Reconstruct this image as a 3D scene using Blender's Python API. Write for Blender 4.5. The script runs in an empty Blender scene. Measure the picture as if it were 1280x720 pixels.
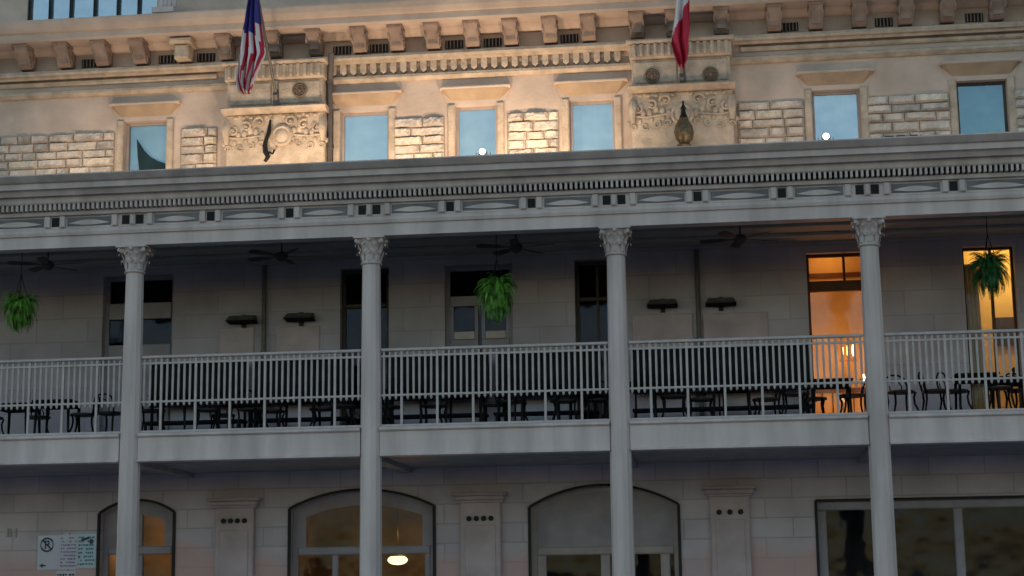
import bpy, math, random
from mathutils import Vector, noise
random.seed(7)
R = math.radians
S = bpy.context.scene
COL = S.collection
# ------------------------------------------------------------------ camera
FPX = 2150.0; YAW, PITCH, ROLL = R(-6.90), R(10.44), R(-0.74)
CAM = Vector((9.23, -26.09, 1.60))
fw = Vector((math.sin(YAW)*math.cos(PITCH), math.cos(YAW)*math.cos(PITCH), math.sin(PITCH)))
rt0 = Vector((math.cos(YAW), -math.sin(YAW), 0)); up0 = rt0.cross(fw)
rt = rt0*math.cos(ROLL) + up0*math.sin(ROLL); up = -rt0*math.sin(ROLL) + up0*math.cos(ROLL)
cd = bpy.data.cameras.new('camera'); cam = bpy.data.objects.new('camera', cd); COL.objects.link(cam)
from mathutils import Matrix
cam.matrix_world = Matrix(((rt.x, up.x, -fw.x, CAM.x), (rt.y, up.y, -fw.y, CAM.y), (rt.z, up.z, -fw.z, CAM.z), (0, 0, 0, 1)))
cd.sensor_width = 36; cd.lens = FPX/1280*36; cd.clip_end = 3000; cd.clip_start = 0.1
S.camera = cam

def at(px, py, Y):
    """world point on the vertical plane y=Y that the photo shows at this pixel (survey of the photograph)"""
    d = fw*FPX + rt*(px-640) + up*(360-py)
    t = (Y-CAM.y)/d.y
    return CAM + d*t
def zz(py, Y, px=640): return at(px, py, Y).z
def xx(px, py, Y): return at(px, py, Y).x

# ------------------------------------------------------------------ world, sun, exposure
w = bpy.data.worlds.new('World'); S.world = w; w.use_nodes = True
nt = w.node_tree; bg = nt.nodes['Background']
sky = nt.nodes.new('ShaderNodeTexSky'); sky.sky_type = 'NISHITA'; sky.sun_disc = False
SUN_EL, SUN_AZ = R(6), R(20)      # the sun is going down behind the hotel
sky.sun_elevation = SUN_EL; sky.sun_rotation = SUN_AZ
sky.air_density = 1.0; sky.dust_density = .8; sky.ozone_density = 1.1
nt.links.new(sky.outputs[0], bg.inputs[0]); bg.inputs[1].default_value = .2
sl = bpy.data.lights.new('sun', 'SUN'); sl.energy = 0.5; sl.angle = R(8); sl.color = (1.0, .86, .78)
so = bpy.data.objects.new('sun', sl); COL.objects.link(so)
sd = Vector((math.sin(SUN_AZ)*math.cos(SUN_EL), math.cos(SUN_AZ)*math.cos(SUN_EL), math.sin(SUN_EL)))
so.rotation_euler = sd.to_track_quat('Z', 'Y').to_euler()
S.view_settings.view_transform = 'Standard'; S.view_settings.look = 'None'
S.view_settings.exposure = 0.55; S.view_settings.gamma = 1
try: S.view_settings.use_curve_mapping = False
except Exception: pass

# ------------------------------------------------------------------ helpers
def tag(o, label=None, cat=None, group=None, kind=None):
    if label: o['label'] = label
    if cat: o['category'] = cat
    if group: o['group'] = group
    if kind: o['kind'] = kind
    return o
def empty(name, loc=(0, 0, 0), rz=0, parent=None):
    o = bpy.data.objects.new(name, None); COL.objects.link(o); o.location = loc; o.rotation_euler = (0, 0, rz)
    o.empty_display_size = .1
    if parent: o.parent = parent
    return o
class MB:
    def __init__(s): s.v = []; s.f = []; s.m = []; s.mi = 0
    def add(s, vs, fs):
        n = len(s.v); s.v += [tuple(p) for p in vs]
        for f in fs: s.f.append([i+n for i in f]); s.m.append(s.mi)
    def quad(s, a, b, c, d): s.add([a, b, c, d], [[0, 1, 2, 3]])
    def box(s, x0, x1, y0, y1, z0, z1):
        if x0 > x1: x0, x1 = x1, x0
        if y0 > y1: y0, y1 = y1, y0
        if z0 > z1: z0, z1 = z1, z0
        s.add([(x0,y0,z0),(x1,y0,z0),(x1,y1,z0),(x0,y1,z0),(x0,y0,z1),(x1,y0,z1),(x1,y1,z1),(x0,y1,z1)],
              [[0,3,2,1],[4,5,6,7],[0,1,5,4],[1,2,6,5],[2,3,7,6],[3,0,4,7]])
    def bbox(s, x0, x1, y0, y1, z0, z1, b=.01):
        """box with chamfered front (-y) edges"""
        if x0 > x1: x0, x1 = x1, x0
        if z0 > z1: z0, z1 = z1, z0
        if y0 > y1: y0, y1 = y1, y0
        b = min(b, (x1-x0)*.45, (z1-z0)*.45, (y1-y0)*.9)
        vs = [(x0,y1,z0),(x1,y1,z0),(x1,y1,z1),(x0,y1,z1),(x0,y0+b,z0),(x1,y0+b,z0),(x1,y0+b,z1),(x0,y0+b,z1),
              (x0+b,y0,z0+b),(x1-b,y0,z0+b),(x1-b,y0,z1-b),(x0+b,y0,z1-b)]
        s.add(vs, [[3,2,1,0],[0,1,5,4],[1,2,6,5],[2,3,7,6],[3,0,4,7],[4,5,9,8],[5,6,10,9],[6,7,11,10],[7,4,8,11],[8,9,10,11]])
    def bar(s, p, q, w, h=None):
        p = Vector(p); q = Vector(q); h = h or w; d = (q-p).normalized()
        a = Vector((0,0,1)) if abs(d.z) < .9 else Vector((0,1,0))
        u = d.cross(a).normalized(); v = u.cross(d)
        c = [(-1,-1),(1,-1),(1,1),(-1,1)]
        s.add([p+u*i*w/2+v*j*h/2 for i,j in c]+[q+u*i*w/2+v*j*h/2 for i,j in c],
              [[3,2,1,0],[4,5,6,7],[0,1,5,4],[1,2,6,5],[2,3,7,6],[3,0,4,7]])
    def tube(s, pts, r, n=8, caps=True):
        pts = [Vector(p) for p in pts]; rs = r if isinstance(r, (list, tuple)) else [r]*len(pts)
        base = len(s.v); prev = None
        for i, p in enumerate(pts):
            d = (pts[min(i+1, len(pts)-1)]-pts[max(i-1, 0)]).normalized()
            if prev is None: a = Vector((0,0,1)) if abs(d.z) < .9 else Vector((1,0,0)); u = d.cross(a).normalized()
            else: u = (prev - d*prev.dot(d)).normalized()
            prev = u; v = d.cross(u)
            for k in range(n):
                t = 2*math.pi*k/n; s.v.append(tuple(p+(u*math.cos(t)+v*math.sin(t))*rs[i]))
        for i in range(len(pts)-1):
            for k in range(n):
                a = base+i*n+k; b = base+i*n+(k+1) % n
                s.f.append([a, b, b+n, a+n]); s.m.append(s.mi)
        if caps:
            s.f.append([base+k for k in range(n)][::-1]); s.m.append(s.mi)
            s.f.append([base+(len(pts)-1)*n+k for k in range(n)]); s.m.append(s.mi)
    def lathe(s, c, prof, n=16, flute=0, axis='z'):
        base = len(s.v); c = Vector(c)
        for r, h in prof:
            for k in range(n):
                t = 2*math.pi*(k+.5)/n; rr = r*(1-(flute if k % 2 else 0))
                if axis == 'z': s.v.append((c.x+rr*math.cos(t), c.y+rr*math.sin(t), c.z+h))
                else: s.v.append((c.x+rr*math.cos(t), c.y+h, c.z+rr*math.sin(t)))
        for i in range(len(prof)-1):
            for k in range(n):
                a = base+i*n+k; b = base+i*n+(k+1) % n
                s.f.append([a, b, b+n, a+n]); s.m.append(s.mi)
        s.f.append([base+k for k in range(n)][::-1]); s.m.append(s.mi)
        s.f.append([base+(len(prof)-1)*n+k for k in range(n)]); s.m.append(s.mi)
    def ball(s, c, rx, ry, rz, n=10, m=6):
        base = len(s.v)
        for i in range(m+1):
            ph = math.pi*i/m
            for k in range(n):
                t = 2*math.pi*k/n
                s.v.append((c[0]+rx*math.sin(ph)*math.cos(t), c[1]+ry*math.sin(ph)*math.sin(t), c[2]+rz*math.cos(ph)))
        for i in range(m):
            for k in range(n):
                a = base+i*n+k; b = base+i*n+(k+1) % n
                s.f.append([a, a+n, b+n, b]); s.m.append(s.mi)
    def sweep(s, prof, x0, x1, ends=True):
        """closed (y,z) profile extruded along x"""
        n = len(prof)
        s.add([(x0, y, z) for y, z in prof]+[(x1, y, z) for y, z in prof],
              [[i, (i+1) % n, n+(i+1) % n, n+i] for i in range(n)])
        if ends:
            s.add([(x0, y, z) for y, z in prof], [list(range(n))]); s.add([(x1, y, z) for y, z in prof], [list(range(n))[::-1]])
    def prism(s, poly, y0, y1):
        """(x,z) polygon extruded along y"""
        n = len(poly)
        s.add([(x, y0, z) for x, z in poly]+[(x, y1, z) for x, z in poly],
              [list(range(n)), list(range(n, 2*n))[::-1]]+[[(i+1) % n, i, n+i, n+(i+1) % n] for i in range(n)])
    def xprism(s, poly, x0, x1):
        n = len(poly)
        s.add([(x0, y, z) for y, z in poly]+[(x1, y, z) for y, z in poly],
              [list(range(n)), list(range(n, 2*n))[::-1]]+[[(i+1) % n, i, n+i, n+(i+1) % n] for i in range(n)])
    def build(s, name, mats, parent=None, smooth=False, origin=None):
        me = bpy.data.meshes.new(name)
        if origin is not None:
            ox, oy, oz = origin; vs = [(a-ox, b-oy, c-oz) for a, b, c in s.v]
        else: vs = s.v
        me.from_pydata(vs, [], s.f)
        if not isinstance(mats, (list, tuple)): mats = [mats]
        for m in mats: me.materials.append(m)
        if len(mats) > 1: me.polygons.foreach_set('material_index', s.m)
        me.update()
        import bmesh
        b = bmesh.new(); b.from_mesh(me); bmesh.ops.recalc_face_normals(b, faces=b.faces); b.to_mesh(me); b.free()
        if smooth:
            me.polygons.foreach_set('use_smooth', [True]*len(me.polygons))
            try: me.set_sharp_from_angle(angle=R(40))
            except Exception: pass
        o = bpy.data.objects.new(name, me); COL.objects.link(o)
        if origin is not None: o.location = origin
        if parent: o.parent = parent
        return o
def copy_tree(o, parent=None):
    c = o.copy(); COL.objects.link(c); c.parent = parent
    for ch in list(o.children): copy_tree(ch, c)
    return c

# ------------------------------------------------------------------ materials
def mat(name, col, rough=.7, metal=0, var=.12, scale=3.0, bump=.0, bscale=20, spec=.3, streak=0, emit=None, estr=0, col2=None):
    m = bpy.data.materials.new(name); m.use_nodes = True; n = m.node_tree; p = n.nodes['Principled BSDF']
    p.inputs['Roughness'].default_value = rough; p.inputs['Metallic'].default_value = metal
    p.inputs['Specular IOR Level'].default_value = spec
    tc = n.nodes.new('ShaderNodeTexCoord')
    mp = n.nodes.new('ShaderNodeMapping'); n.links.new(tc.outputs['Object'], mp.inputs[0])
    if streak: mp.inputs['Scale'].default_value = (1, 1, 1/streak)
    ns = n.nodes.new('ShaderNodeTexNoise'); ns.inputs['Scale'].default_value = scale; ns.inputs['Detail'].default_value = 6
    n.links.new(mp.outputs[0], ns.inputs['Vector'])
    rp = n.nodes.new('ShaderNodeValToRGB'); rp.color_ramp.elements[0].position = .3; rp.color_ramp.elements[1].position = .7
    c2 = col2 or [c*(1-var*1.6) for c in col]
    rp.color_ramp.elements[0].color = (*c2, 1); rp.color_ramp.elements[1].color = (*[min(1, c*(1+var*.5)) for c in col], 1)
    n.links.new(ns.outputs[0], rp.inputs[0]); n.links.new(rp.outputs[0], p.inputs['Base Color'])
    if bump:
        nb = n.nodes.new('ShaderNodeTexNoise'); nb.inputs['Scale'].default_value = bscale; nb.inputs['Detail'].default_value = 8
        n.links.new(tc.outputs['Object'], nb.inputs['Vector'])
        b = n.nodes.new('ShaderNodeBump'); b.inputs['Strength'].default_value = bump; b.inputs['Distance'].default_value = .03
        n.links.new(nb.outputs[0], b.inputs['Height']); n.links.new(b.outputs[0], p.inputs['Normal'])
    if emit: p.inputs['Emission Color'].default_value = (*emit, 1); p.inputs['Emission Strength'].default_value = estr
    return m
def ashlar(name, col, mortar, bw, bh, var=.15, bump=.5, red=None):
    """cut stone courses over a plane facing -y"""
    m = mat(name, col, .85, var=var, scale=1.1, spec=.15); n = m.node_tree; p = n.nodes['Principled BSDF']
    tc = n.nodes.new('ShaderNodeTexCoord'); sp = n.nodes.new('ShaderNodeSeparateXYZ'); cb = n.nodes.new('ShaderNodeCombineXYZ')
    n.links.new(tc.outputs['Object'], sp.inputs[0]); n.links.new(sp.outputs[0], cb.inputs[0]); n.links.new(sp.outputs[2], cb.inputs[1])
    br = n.nodes.new('ShaderNodeTexBrick'); n.links.new(cb.outputs[0], br.inputs['Vector'])
    br.inputs['Scale'].default_value = 1; br.inputs['Brick Width'].default_value = bw; br.inputs['Row Height'].default_value = bh
    br.inputs['Mortar Size'].default_value = .012; br.inputs['Mortar Smooth'].default_value = .3
    old = p.inputs['Base Color'].links[0].from_socket
    br.inputs['Color1'].default_value = (.93, .93, .945, 1); br.inputs['Color2'].default_value = (1.05, 1.05, 1.03, 1); br.inputs['Mortar'].default_value = (*[mortar]*3, 1)
    mx = n.nodes.new('ShaderNodeMix'); mx.data_type = 'RGBA'; mx.blend_type = 'MULTIPLY'; mx.inputs[0].default_value = 1
    n.links.new(old, mx.inputs[6]); n.links.new(br.outputs[0], mx.inputs[7])
    out = mx.outputs[2]
    if red:
        ns = n.nodes.new('ShaderNodeTexNoise'); ns.inputs['Scale'].default_value = .55; ns.inputs['Detail'].default_value = 3
        n.links.new(tc.outputs['Object'], ns.inputs['Vector'])
        rp = n.nodes.new('ShaderNodeValToRGB'); rp.color_ramp.elements[0].position = .45; rp.color_ramp.elements[1].position = .62
        # the pink sandstone courses start below about 2.3 m
        mr = n.nodes.new('ShaderNodeMapRange'); mr.inputs[1].default_value = 3.0; mr.inputs[2].default_value = 2.25; mr.inputs[3].default_value = -.22; mr.inputs[4].default_value = .16
        ad = n.nodes.new('ShaderNodeMath'); ad.operation = 'ADD'; wp = n.nodes.new('ShaderNodeNewGeometry'); sz = n.nodes.new('ShaderNodeSeparateXYZ')
        n.links.new(wp.outputs['Position'], sz.inputs[0]); n.links.new(sz.outputs[2], mr.inputs[0]); n.links.new(mr.outputs[0], ad.inputs[0]); n.links.new(ns.outputs[0], ad.inputs[1])
        n.links.new(ad.outputs[0], rp.inputs[0])
        m2 = n.nodes.new('ShaderNodeMix'); m2.data_type = 'RGBA'; m2.blend_type = 'MIX'
        n.links.new(rp.outputs[0], m2.inputs[0]); n.links.new(out, m2.inputs[6]); m2.inputs[7].default_value = (*red, 1); out = m2.outputs[2]
    n.links.new(out, p.inputs['Base Color'])
    nb = n.nodes.new('ShaderNodeTexNoise'); nb.inputs['Scale'].default_value = 9; nb.inputs['Detail'].default_value = 8
    n.links.new(tc.outputs['Object'], nb.inputs['Vector'])
    md = n.nodes.new('ShaderNodeMath'); md.operation = 'MULTIPLY_ADD'; md.inputs[1].default_value = .35
    inv = n.nodes.new('ShaderNodeMath'); inv.operation = 'SUBTRACT'; inv.inputs[0].default_value = 1
    n.links.new(br.outputs['Fac'], inv.inputs[1]); n.links.new(nb.outputs[0], md.inputs[0]); n.links.new(inv.outputs[0], md.inputs[2])
    b = n.nodes.new('ShaderNodeBump'); b.inputs['Strength'].default_value = bump; b.inputs['Distance'].default_value = .03
    n.links.new(md.outputs[0], b.inputs['Height']); n.links.new(b.outputs[0], p.inputs['Normal'])
    return m
def glass_mat(name, tint, refl=.5, rough=.04, tcol=(.8, .85, .85)):
    m = bpy.data.materials.new(name); m.use_nodes = True; n = m.node_tree; n.nodes.clear()
    o = n.nodes.new('ShaderNodeOutputMaterial'); mx = n.nodes.new('ShaderNodeMixShader'); g = n.nodes.new('ShaderNodeBsdfGlossy'); t = n.nodes.new('ShaderNodeBsdfTransparent')
    g.inputs[0].default_value = (*tint, 1); g.inputs[1].default_value = rough; t.inputs[0].default_value = (*tcol, 1); mx.inputs[0].default_value = refl
    tc = n.nodes.new('ShaderNodeTexCoord'); nb = n.nodes.new('ShaderNodeTexNoise'); nb.inputs['Scale'].default_value = 1.6
    n.links.new(tc.outputs['Object'], nb.inputs['Vector'])
    b = n.nodes.new('ShaderNodeBump'); b.inputs['Strength'].default_value = .35; b.inputs['Distance'].default_value = .04
    n.links.new(nb.outputs[0], b.inputs['Height']); n.links.new(b.outputs[0], g.inputs['Normal'])
    n.links.new(t.outputs[0], mx.inputs[1]); n.links.new(g.outputs[0], mx.inputs[2]); n.links.new(mx.outputs[0], o.inputs[0])
    return m
M = {}
M['paint'] = mat('grey_white_paint', (.67, .565, .572), .6, var=.17, scale=3.2, bump=.2, bscale=10, streak=6, spec=.3)
M['paint_rail'] = mat('rail_paint', (.54, .475, .485), .5, var=.10, scale=6, spec=.3)
M['recess'] = mat('frieze_recess_shade', (.20, .20, .23), .7, var=.2)  # recess shade put into a darker panel colour
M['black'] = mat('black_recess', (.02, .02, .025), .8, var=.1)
M['stone'] = mat('smooth_limestone', (.61, .485, .43), .85, var=.16, scale=1.6, bump=.35, bscale=16, spec=.15)
M['stone2'] = mat('carved_limestone', (.58, .47, .39), .85, var=.2, scale=5, bump=.6, bscale=24, spec=.15)
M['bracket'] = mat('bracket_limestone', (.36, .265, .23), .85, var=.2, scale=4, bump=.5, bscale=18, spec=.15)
M['lintel'] = mat('window_lintel_stone', (.46, .33, .24), .85, var=.14, scale=3, bump=.3, bscale=18, spec=.15)
M['block'] = mat('rough_block_limestone', (.70, .61, .56), .9, var=.24, scale=3.5, bump=.9, bscale=13, spec=.1)
M['block_b'] = mat('rough_block_grey', (.60, .53, .50), .9, var=.3, scale=4, bump=.9, bscale=15, spec=.1)
M['block_c'] = mat('rough_block_cream', (.76, .68, .60), .9, var=.2, scale=4, bump=.9, bscale=15, spec=.1)
M['mortar'] = mat('mortar', (.34, .275, .23), .95, var=.2)
M['medal'] = mat('weathered_medallion', (.21, .155, .12), .8, var=.25, scale=14, bump=.5, bscale=30)
M['gallery'] = ashlar('gallery_wall_stone', (.50, .445, .51), .86, .95, .42, bump=.3)
M['ground_wall'] = ashlar('street_wall_stone', (.64, .565, .65), .80, .9, .33, red=(.60, .41, .42), bump=.5)
M['pil'] = mat('pilaster_stone', (.56, .45, .49), .85, var=.15, scale=2, bump=.35, bscale=15)
M['frame'] = mat('window_frame_paint', (.36, .325, .385), .6, var=.12)
M['frame_d'] = mat('dark_frame_paint', (.07, .055, .05), .55, var=.2)
M['frame_l'] = mat('pale_window_frame', (.42, .36, .36), .6, var=.12)
M['trimdark'] = mat('dark_rosette_and_recess_shade', (.03, .028, .03), .7, var=.2)  # dark rosettes; recess shadow put into the arch edge colour
M['inside'] = mat('dim_interior', (.075, .07, .10), .9, var=.2)
M['amber'] = mat('amber_interior_plaster', (.60, .42, .22), .9, var=.15, scale=2)
M['yellow'] = mat('yellow_interior_plaster', (.80, .62, .28), .9, var=.1, scale=2)
M['brown'] = mat('brown_panelled_interior', (.30, .17, .085), .8, var=.4, scale=1.5)
M['blind'] = mat('pale_roller_blind', (.36, .46, .54), .8, var=.22, scale=1.3, streak=4)
M['blind_d'] = mat('teal_roller_blind', (.10, .19, .23), .8, var=.1, scale=2)
M['glass_up'] = glass_mat('upper_window_glass', (.80, .90, 1.0), .44)
M['glass_dk'] = glass_mat('dark_upper_glass', (.6, .85, 1.0), .24)
M['glass'] = glass_mat('window_glass', (.55, .58, .80), .026, .05)
M['glass_amb'] = glass_mat('amber_glass', (.9, .9, .9), .06, .1, (.95, .7, .42))
M['iron'] = mat('dark_iron', (.022, .02, .022), .5, .5, var=.3)
M['iron_soft'] = mat('softened_dark_metal', (.09, .085, .09), .7, var=.3)  # lighter than the other iron so heaters and fans fade back
M['wood_blk'] = mat('black_stained_wood', (.022, .022, .027), .85, var=.3, spec=.06)
M['wood_dk'] = mat('dark_brown_wood', (.06, .048, .045), .5, var=.3)
M['ceil'] = mat('gallery_ceiling_paint', (.42, .41, .42), .7, var=.1)
M['ceil2'] = mat('portico_ceiling_paint', (.36, .35, .38), .7, var=.15)
M['deck'] = mat('deck_boards', (.34, .32, .31), .7, var=.2, scale=5)
M['pipe'] = mat('drainpipe_metal', (.16, .14, .14), .5, .3, var=.2)
M['fern'] = mat('fern_green', (.17, .42, .07), .6, var=.55, scale=9, spec=.2)
M['fern2'] = mat('fern_dark_green', (.04, .16, .05), .6, var=.45, scale=9, spec=.2)
M['basket'] = mat('coir_basket', (.09, .05, .03), .9, var=.3, scale=30, bump=.5)
M['wood_red'] = mat('red_brown_joinery', (.11, .04, .02), .5, var=.25)
M['bronze'] = mat('bronze', (.17, .13, .08), .45, .5, var=.35, scale=12)
M['sign_w'] = mat('sign_white_sheet', (.46, .42, .46), .5, var=.05)
M['sign_t'] = mat('sign_tealwhite_sheet', (.40, .43, .46), .5, var=.07)
M['sign_ink'] = mat('sign_black_ink', (.03, .03, .05), .5, var=.1)
M['sign_pur'] = mat('sign_purple_ink', (.25, .17, .33), .5, var=.2)
M['sign_teal'] = mat('sign_teal_ink', (.06, .18, .22), .5, var=.2)
M['galv'] = mat('galvanised_post', (.35, .36, .37), .45, .6, var=.15)
M['floodcase'] = mat('floodlight_case', (.06, .06, .065), .5, .3)
M['bulb'] = mat('lit_bulb', (1, 1, 1), .5, emit=(1, .95, .86), estr=5)
M['bulb_w'] = mat('lit_warm_globe', (1, .9, .7), .5, emit=(1, .78, .42), estr=4.2)
M['bulb_y'] = mat('lit_cream_bowl', (1, .9, .7), .5, emit=(1, .80, .42), estr=1.5)
M['bulb_o'] = mat('lit_candle_globe', (1, .9, .7), .5, emit=(1, .66, .28), estr=6)

# ================================================================== GROUND
def sheet(name, x0, x1, y0, y1, z, m):
    b = MB(); b.quad((x0, y0, z), (x1, y0, z), (x1, y1, z), (x0, y1, z)); return tag(b.build(name, m), kind='structure')
M['earth'] = mat('ground_concrete', (.26, .25, .24), .95, var=.2, scale=.3)
M['asphalt'] = mat('asphalt', (.09, .088, .09), .9, var=.2, scale=2, bump=.3, bscale=60)
M['walk'] = mat('sidewalk_concrete', (.42, .385, .40), .9, var=.15, scale=1.2, bump=.2)
M['yline'] = mat('yellow_road_paint', (.55, .38, .06), .7)
sheet('ground', -600, 600, -600, 600, -.016, M['earth'])
b = MB(); b.box(-60, 80, -4.2, 14, -.01, .13); o = b.build('sidewalk', M['walk']); tag(o, kind='structure')
b = MB(); b.bbox(-60, 80, -4.38, -4.204, -.01, .134, .02); tag(b.build('kerb', M['walk']), kind='structure')
sheet('road', -200, 200, -24, -4.385, -.008, M['asphalt'])
b = MB(); b.quad((-200, -14.3, 0), (200, -14.3, 0), (200, -14.18, 0), (-200, -14.18, 0)); b.quad((-200, -14.0, 0), (200, -14.0, 0), (200, -13.88, 0), (-200, -13.88, 0))
tag(b.build('road_marking', M['yline']), kind='structure')
b = MB(); b.box(-60, 80, -32, -24.2, -.01, .13); tag(b.build('far_sidewalk', M['walk']), kind='structure')

# ================================================================== HOTEL BUILDING
WY = 3.0          # wall plane
XL, XR = -13.0, 25.0
hotel = empty('hotel_building', (6, 3, 0.13))
tag(hotel, 'large limestone hotel with rough block bands, bracketed cornice and arched street openings', 'building')
def HB(mb, name, m, parent=None, smooth=False):
    o = mb.build(name, m, None, smooth)
    par = parent or hotel
    o.parent = par
    bpy.context.view_layer.update() if False else None
    # parts keep world placement
    loc = Vector((0, 0, 0)); q = par
    while q is not None: loc += q.location; q = q.parent
    o.location = -loc if o.location.length == 0 else o.location - loc
    return o

def wall_cells(mb, x0, x1, z0, z1, Y, Yb, holes, soffit=True):
    xs = sorted({x0, x1, *[h[0] for h in holes], *[h[1] for h in holes]}); zs = sorted({z0, z1, *[h[2] for h in holes], *[h[3] for h in holes]})
    for i in range(len(xs)-1):
        for j in range(len(zs)-1):
            cx = (xs[i]+xs[i+1])/2; cz = (zs[j]+zs[j+1])/2
            if any(h[0] < cx < h[1] and h[2] < cz < h[3] for h in holes): continue
            mb.quad((xs[i], Y, zs[j]), (xs[i+1], Y, zs[j]), (xs[i+1], Y, zs[j+1]), (xs[i], Y, zs[j+1]))
    for h in holes:
        a, bb, c, d = h[:4]
        mb.quad((a, Y, c), (a, Yb, c), (a, Yb, d), (a, Y, d)); mb.quad((bb, Y, c), (bb, Y, d), (bb, Yb, d), (bb, Yb, c))
        mb.quad((a, Y, c), (bb, Y, c), (bb, Yb, c), (a, Yb, c))
        if len(h) == 4: mb.quad((a, Y, d), (a, Yb, d), (bb, Yb, d), (bb, Y, d))
def arch_pts(a, b, zs, za, n=16):
    """segmental arc from (a,zs) over apex za to (b,zs)"""
    hw = (b-a)/2; s = za-zs; r = (hw*hw+s*s)/(2*s); cz = za-r; cx = (a+b)/2; t0 = math.asin(hw/r)
    return [(cx+r*math.sin(-t0+2*t0*i/n), cz+r*math.cos(-t0+2*t0*i/n)) for i in range(n+1)]

# ---- street level: arches and shopfront
arches = []
for (pa, pb, ysp, yap) in ((124, 218, 641, 625), (362, 543, 634, 612), (662, 849, 632, 606)):
    a = xx(pa, 660, WY); bb = xx(pb, 660, WY); pm = (pa+pb)/2
    arches.append((a, bb, at(pm, ysp, WY).z, at(pm, yap, WY).z))
sf = (xx(1020, 640, WY), xx(1420, 640, WY), .14, at(1100, 624, WY).z)
a0 = xx(-180, 640, WY); a1 = xx(-40, 640, WY)
arches.append((a0, a1, arches[0][2], arches[0][3]))
Z1 = 4.10     # first floor level inside
b = MB()
wall_cells(b, XL, XR, .13, Z1, WY, WY+.28, [(a, c, .13, ap, 1) for a, c, sp, ap in arches]+[sf])
for a, c, sp, ap in arches:
    pts = arch_pts(a, c, sp, ap)
    for i in range(len(pts)-1):
        p, q = pts[i], pts[i+1]
        b.quad((p[0], WY, p[1]), (q[0], WY, q[1]), (q[0], WY, ap), (p[0], WY, ap))
        b.quad((p[0], WY, p[1]), (p[0], WY+.28, p[1]), (q[0], WY+.28, q[1]), (q[0], WY, q[1]))
HB(b, 'street_wall', M['ground_wall'])
# plinth of red granite
b = MB(); xsp = [XL]+sum([[a, c] for a, c, _, _ in sorted(arches)]+[[sf[0], sf[1]]], [])+[XR]
for i in range(0, len(xsp), 2): b.bbox(xsp[i]+.02, xsp[i+1]-.02, WY-.07, WY-.002, .13, .9, .03)
M['plinth'] = mat('red_granite', (.22, .13, .12), .6, var=.3, scale=12)
HB(b, 'plinth', M['plinth'])
# arch edges (recess shadow put in as thin dark bars) and joinery
lit = {0: 'lit', 1: 'lit'}
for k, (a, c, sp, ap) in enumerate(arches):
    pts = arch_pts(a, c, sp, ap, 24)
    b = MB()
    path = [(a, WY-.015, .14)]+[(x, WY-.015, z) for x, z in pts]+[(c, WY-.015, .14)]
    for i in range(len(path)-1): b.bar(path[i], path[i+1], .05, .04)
    HB(b, 'arch_recess_shade', M['trimdark'])
    # frame filling the arch, transom bar, two leaves
    Yf = WY+.20
    zb = zz(688, Yf, (124+218)/2 if k in (0, 3) else (450 if k == 1 else 757))     # transom bar centre
    win = empty('arched_window', (0, 0, 0)); win.parent = hotel; win.location = Vector(((a+c)/2, Yf, .13))-hotel.location
    fr = MB(); f = .10; fT = .10 if k == 2 else .24
    ins = arch_pts(a+fT, c-fT, sp-fT*.6, ap-fT*1.05, 16); ous = arch_pts(a+.003, c-.003, sp, ap-.003, 16)
    for i in range(16):
        p, q, r_, s_ = ous[i], ous[i+1], ins[i+1], ins[i]
        fr.add([(p[0], Yf, p[1]), (q[0], Yf, q[1]), (r_[0], Yf, r_[1]), (s_[0], Yf, s_[1]), (s_[0], Yf+.06, s_[1]), (r_[0], Yf+.06, r_[1])], [[0, 1, 2, 3], [3, 2, 5, 4]])
    for x0, x1 in ((a+.003, a+f), (c-f, c-.003)): fr.box(x0, x1, Yf+.001, Yf+.06, .14, sp)
    if fT > f:
        for x0, x1 in ((a+f, a+fT), (c-fT, c-f)): fr.box(x0, x1, Yf+.002, Yf+.06, zb+.07, sp)
    wd = c-a
    fr.bbox(a+f, c-f, Yf-.03, Yf+.06, zb-.07, zb+.07, .02)
    if k == 0 or k == 3: mull = [(a+c)/2]
    elif k == 1: mull = [a+.30*wd, a+.69*wd+.25*wd]
    else: mull = [a+.07*wd, a+.50*wd, a+.90*wd]
    for mx_ in mull: fr.bbox(mx_-.05 if k != 2 else mx_-.08, mx_+.05 if k != 2 else mx_+.08, Yf-.012, Yf+.055, .14, zb-.07, .015)
    if k == 2:   # unlit arch: panelled board fills the transom
        pan = MB(); n = len(ins)
        for i in range(16): pan.quad((ins[i][0], Yf+.03, zb), (ins[i+1][0], Yf+.03, zb), (ins[i+1][0], Yf+.03, ins[i+1][1]), (ins[i][0], Yf+.03, ins[i][1]))
        HB(pan, 'transom_panel', M['frame'], win)
    else:
        fr.bbox((a+c)/2-.035, (a+c)/2+.035, Yf-.01, Yf+.05, zb+.07, ap-f+.02, .01)
    HB(fr, 'frame', M['frame'] if k != 2 else M['frame_l'], win)
    g = MB(); n = len(ins)
    if k != 2:
        for i in range(16): g.quad((ins[i][0], Yf+.04, zb), (ins[i+1][0], Yf+.04, zb), (ins[i+1][0], Yf+.04, ins[i+1][1]), (ins[i][0], Yf+.04, ins[i][1]))
    g.quad((a+f, Yf+.045, .14), (c-f, Yf+.045, .14), (c-f, Yf+.045, zb-.001), (a+f, Yf+.045, zb-.001))
    HB(g, 'pane', M['glass'], win)
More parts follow.
